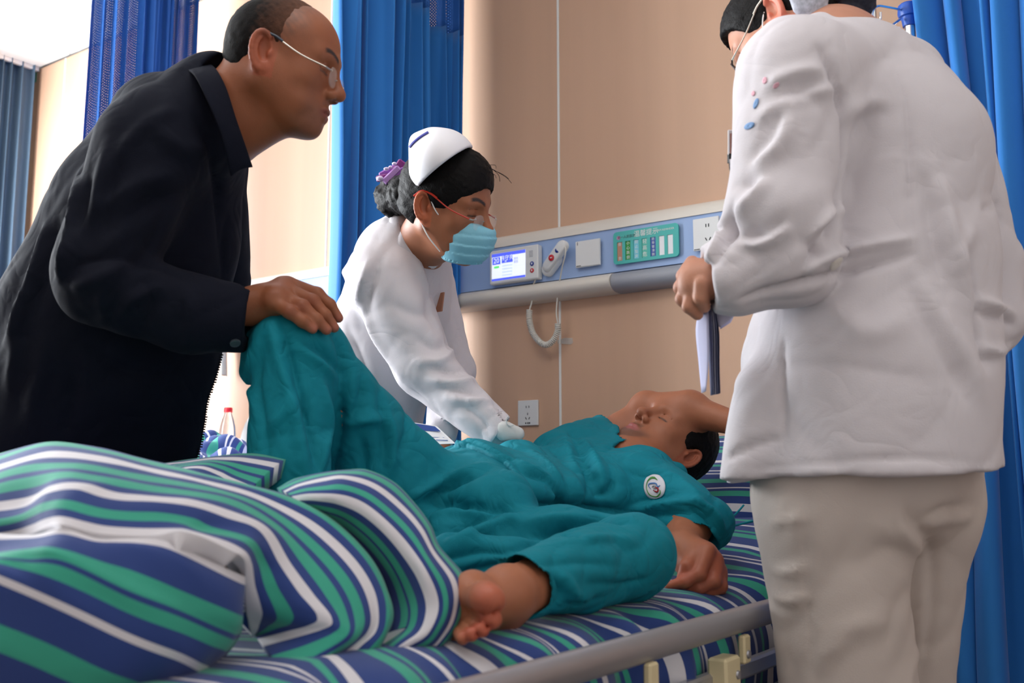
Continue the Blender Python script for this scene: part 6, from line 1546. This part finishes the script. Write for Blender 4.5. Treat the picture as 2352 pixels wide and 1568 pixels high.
lo, hi = bounds([P(1600, 650, 1.5), P(1640, 1150, 1.6), P(2350, 600, 1.75), P(2330, 1130, 1.65), P(1850, 60, 1.58), P(2000, 700, 1.42), P(2000, 1000, 1.90)], .07)
V, Q = sdf_mesh(ro + rneck + hemcut + rsub + [solid(sl2)], lo, hi, .0062, [(P(1625, 645, 1.545) - .06, P(1625, 645, 1.545) + .06, .004)], disp=wrinkle(2.4, .0042, 61))
strokes = [([(1880, 110), (1915, 170), (1938, 260), (1942, 340), (1935, 420)], .008, -.013), ([(1935, 420), (1925, 490), (1905, 545)], .010, -.014), ([(1890, 175), (1860, 165), (1800, 180), (1770, 195)], .012, .008), ([(1900, 190), (1870, 185), (1810, 205)], .012, -.008),
           ([(1930, 200), (1880, 210), (1800, 240), (1745, 270)], .011, .008), ([(1810, 235), (1850, 220), (1880, 230)], .012, -.008), ([(1815, 265), (1790, 330), (1740, 380)], .013, .009), ([(1790, 260), (1770, 320), (1730, 360)], .012, -.006), ([(1760, 400), (1730, 420), (1690, 425)], .010, -.006),
           ([(1690, 490), (1740, 440), (1755, 400)], .012, .008), ([(1680, 470), (1670, 520), (1700, 545), (1760, 540), (1795, 510)], .010, -.010), ([(1690, 545), (1740, 560), (1800, 530)], .010, .010), ([(1640, 600), (1665, 550), (1680, 500)], .008, -.012), ([(1625, 600), (1650, 555), (1660, 510)], .010, .008),
           ([(1870, 540), (1900, 500), (1935, 480)], .010, .010), ([(1860, 560), (1885, 575), (1880, 600)], .009, -.009), ([(2055, 170), (2080, 240), (2088, 340), (2090, 450), (2094, 560)], .005, -.006), ([(2040, 250), (2000, 260), (1960, 320)], .014, -.008), ([(2030, 240), (1980, 240), (1940, 270)], .014, .007),
           ([(2230, 520), (2210, 600), (2240, 720)], .014, .007), ([(2150, 400), (2180, 520), (2200, 640)], .016, .008), ([(2120, 400), (2140, 520), (2165, 650)], .014, -.007), ([(1850, 625), (1920, 585), (2095, 545)], .008, .008), ([(1700, 690), (1760, 668), (1850, 650), (1960, 620), (2095, 582)], .007, -.012), ([(1840, 640), (1880, 560), (1905, 520)], .010, -.010),
           ([(1670, 1052), (1720, 1028), (1795, 1003)], .006, -.008), ([(1800, 780), (1798, 900), (1802, 1010)], .005, -.006), ([(1720, 1078), (1900, 1062), (2100, 1052), (2290, 1066)], .004, -.004), ([(1900, 700), (1990, 760), (2090, 730)], .020, .006), ([(2110, 640), (2180, 760), (2260, 900)], .018, .007),
           ([(2080, 640), (2150, 780), (2230, 930)], .018, -.006), ([(2290, 470), (2262, 480)], .007, -.008), ([(2250, 690), (2290, 705), (2320, 720)], .009, .008), ([(2255, 720), (2290, 730), (2325, 745)], .008, -.009), ([(2260, 800), (2290, 810), (2310, 800)], .008, .008), ([(2265, 820), (2290, 828)], .007, -.008), ([(2215, 560), (2240, 680), (2252, 780), (2270, 850)], .007, -.010)]
V = folds(V, Q, strokes, 1, 1.7); cr_ = mk('coat', V, Q, coat_w, nr); cr_b = bvh_of(V, Q)
def on_coat(px, py): h_ = cr_b.ray_cast(Vector(CAM), Vector(ray(px, py))); return np.array(h_[0]), np.array(h_[1])
try:
    q, n_ = on_coat(1920, 605); MB().lathe([(.003, -.001), (.012, -.001), (.012, .002), (.009, .0034), (.003, .0024)], q, n_, 20).build('belt_button', mat('button_cream', srgb(220, 214, 206), .35), cr_, smooth=True)
except TypeError: pass
pinkp, bluepr = mat('print_pink', srgb(226, 172, 186), .7), mat('print_blue', srgb(120, 156, 202), .7)
for cx, cy, rx, ry, rot, m_ in ((1783, 196, 9, 5, -.8, pinkp), (1757, 185, 5, 8, .2, pinkp), (1737, 238, 5, 13, .35, bluepr), (1722, 289, 13, 7, -.5, bluepr), (1731, 215, 4, 6, .2, pinkp)):
    patch('sleeve_print', oval(cx, cy, rx, ry, 16, rot=rot), cr_b, m_, cr_, lift=.0008, rings=2, th=.0005)
# chest badge seen edge-on
bg = bpy.data.objects.new('name_badge', None); COL.objects.link(bg); bg.parent = cr_; bg.matrix_parent_inverse = world_of(cr_).inverted()
Rb = np.stack([cv(.8, .05, -.5), cv(0, 1, 0), cv(.5, 0, .8)], 1)
MB().box(P(1684, 328, 1.60), (.011, .020, .002), Rb, bev=.001).build('card_sleeve', mat('card_sleeve_grey', srgb(196, 190, 190), .3), bg)
MB().box(P(1686, 330, 1.597), (.008, .016, .0012), Rb).build('card', mat('card_brown', srgb(150, 100, 88), .5), bg)
MB().box(P(1683, 364, 1.60), (.010, .008, .003), Rb, bev=.001).build('clip', dark, bg)
MB().tube([P(1678, 366, 1.59), P(1678, 382, 1.59), P(1681, 396, 1.595)], .003, 8).build('pen_clip', chrome, bg, smooth=True)
tr = []
for a, b, ft in legs:
    tr += [rc(a + [0, 0, .08], a, .122, .118, .03), rc(a, b, .118 if a is legs[0][0] else .108, .100 if a is legs[0][0] else .068, .025), rc(b, np.array([ft[0], ft[1], .12]), .100 if a is legs[0][0] else .068, .07, .03)]
tr.append(ell(hipr, (.15, .15, .12), k=.05))
lo, hi = bounds([hipr + .0, legs[0][2], legs[1][2], P(1750, 1150, 1.6), P(2250, 1150, 1.75), P(1950, 1400, 1.48)], .06); hi[2] = hipr[2] + .14
V, Q = sdf_mesh(tr, lo, hi, .0075, disp=wrinkle(2.6, .0036, 33))
strokes = [([(2080, 1170), (2100, 1200), (2130, 1240), (2140, 1300)], .012, -.012), ([(2060, 1180), (2080, 1220), (2120, 1270)], .012, .010), ([(2125, 1190), (2170, 1170), (2240, 1160)], .010, -.010), ([(2130, 1205), (2180, 1195), (2230, 1190)], .012, .006), ([(2140, 1280), (2140, 1400), (2110, 1568)], .010, -.010),
           ([(1850, 1130), (1852, 1300), (1862, 1450), (1870, 1568)], .005, -.005), ([(1780, 1312), (1820, 1312), (1848, 1300)], .007, .007), ([(1780, 1372), (1820, 1380), (1850, 1370)], .007, .008), ([(1775, 1200), (1810, 1195), (1848, 1186)], .007, .005), ([(2000, 1200), (2060, 1230), (2110, 1290)], .016, .006), ([(1960, 1300), (2040, 1260), (2100, 1280)], .018, -.006), ([(1900, 1480), (1960, 1440), (2060, 1420)], .018, .006),
           ([(2030, 1490), (2060, 1400), (2110, 1330)], .016, -.006), ([(1880, 1540), (1900, 1500), (1930, 1480)], .012, .005), ([(2120, 1330), (2115, 1450), (2090, 1560)], .012, .007)]
V = folds(V, Q, strokes, 1); mk('trousers', V, Q, mat('cream_trousers', srgb(206, 194, 186), .8, bump=(550, .18), sheen=.05, spec=.25, crease=(6, .004)), nr)
shoes((legs[0][2][0] + legs[1][2][0]) / 2, (legs[0][2][1] + legs[1][2][1]) / 2, np.array([-.35, .93, 0]), nr, white_shoe, np.linalg.norm((legs[0][2] - legs[1][2])[:2]) / 2)

# ------------------------------------------------------------------ papers in her hand, leaflet on the bed
pap = empty('papers', P(1625, 720, 1.57), 'sheaf of pale lavender forms hanging from the hand of the nurse at the right', 'papers')
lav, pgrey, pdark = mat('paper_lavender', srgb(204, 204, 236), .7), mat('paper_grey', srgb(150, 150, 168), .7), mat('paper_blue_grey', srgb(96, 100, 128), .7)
def sheet(rows, name, m, n=14, th=.0007):
    """a curved sheet: rows of (left, right) pixel+depth points from top to bottom"""
    A = catmull([P(*r[0]) for r in rows], n); B = catmull([P(*r[1]) for r in rows], n); k = 6
    V = np.array([[A[i] * (1 - j / (k - 1)) + B[i] * (j / (k - 1)) for j in range(k)] for i in range(n)])
    V += (np.sin(np.linspace(0, math.pi, k)) * .003)[None, :, None] * -FWD
    o = mk(name, V.reshape(-1, 3), grid_faces(n, k), m, pap); so = o.modifiers.new('thickness', 'SOLIDIFY'); so.thickness = th
    return o
sheet([((1616, 700, 1.565), (1627, 700, 1.56)), ((1599, 748, 1.585), (1628, 745, 1.555)), ((1605, 830, 1.58), (1628, 830, 1.555)), ((1612, 902, 1.575), (1622, 898, 1.56))], 'paper_sheet', lav)
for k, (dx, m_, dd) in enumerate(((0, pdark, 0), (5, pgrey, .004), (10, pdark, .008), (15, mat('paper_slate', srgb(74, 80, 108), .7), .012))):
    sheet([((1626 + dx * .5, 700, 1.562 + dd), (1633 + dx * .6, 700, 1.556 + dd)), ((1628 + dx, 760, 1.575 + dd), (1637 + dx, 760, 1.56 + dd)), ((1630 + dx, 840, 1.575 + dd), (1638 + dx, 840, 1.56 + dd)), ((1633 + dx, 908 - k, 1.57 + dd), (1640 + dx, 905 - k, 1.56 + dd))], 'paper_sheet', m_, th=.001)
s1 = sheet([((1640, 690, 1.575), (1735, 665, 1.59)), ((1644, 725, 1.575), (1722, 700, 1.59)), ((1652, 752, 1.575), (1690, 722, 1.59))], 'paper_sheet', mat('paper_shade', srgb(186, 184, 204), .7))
sheet([((1652, 735, 1.585), (1690, 715, 1.59)), ((1654, 756, 1.585), (1678, 740, 1.59))], 'paper_sheet', lav)
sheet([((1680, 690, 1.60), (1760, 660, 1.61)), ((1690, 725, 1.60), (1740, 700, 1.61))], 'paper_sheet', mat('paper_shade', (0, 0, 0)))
for k in range(2): MB().box(P(1654 + 12 * k, 712, 1.571), (.0012, .006, .0003), cb).build('print_mark', dark, s1)

lf = empty('leaflet', P(1000, 995, 2.06), 'white printed leaflet with a blue heading held low by the masked nurse', 'leaflet')
def flat(name, q, m, parent, th=.0008):
    V = [P(*a) for a in q]; n_ = np.cross(V[1] - V[0], V[2] - V[0]); n_ /= np.linalg.norm(n_)
    if n_ @ (CAM - V[0]) < 0: V = V[::-1]; n_ = -n_
    k = len(V); return mk(name, V + [v - n_ * th for v in V], [tuple(range(k)), tuple(range(k, 2 * k))[::-1]] + [(i, k + i, k + (i + 1) % k, (i + 1) % k) for i in range(k)], m, parent, smooth=False)
flat('sheet', [(938, 968, 2.10), (1003, 978, 2.10), (1046, 1018, 2.04), (985, 1020, 2.04)], mat('paper_white', srgb(236, 236, 238), .6), lf)
flat('heading_band', [(948, 971, 2.084), (999, 979, 2.084), (1012, 990, 2.074), (970, 988, 2.074)], mat('heading_blue', srgb(40, 78, 158), .6), lf)
for k in range(3): flat('text_line', [(985 + 8 * k, 997 + 6 * k, 2.068 - .01 * k), (1012 + 8 * k, 998 + 6 * k, 2.068 - .01 * k), (1013 + 8 * k, 999.5 + 6 * k, 2.067 - .01 * k), (986 + 8 * k, 998.5 + 6 * k, 2.067 - .01 * k)], mat('text_blue', srgb(110, 130, 180), .6), lf)
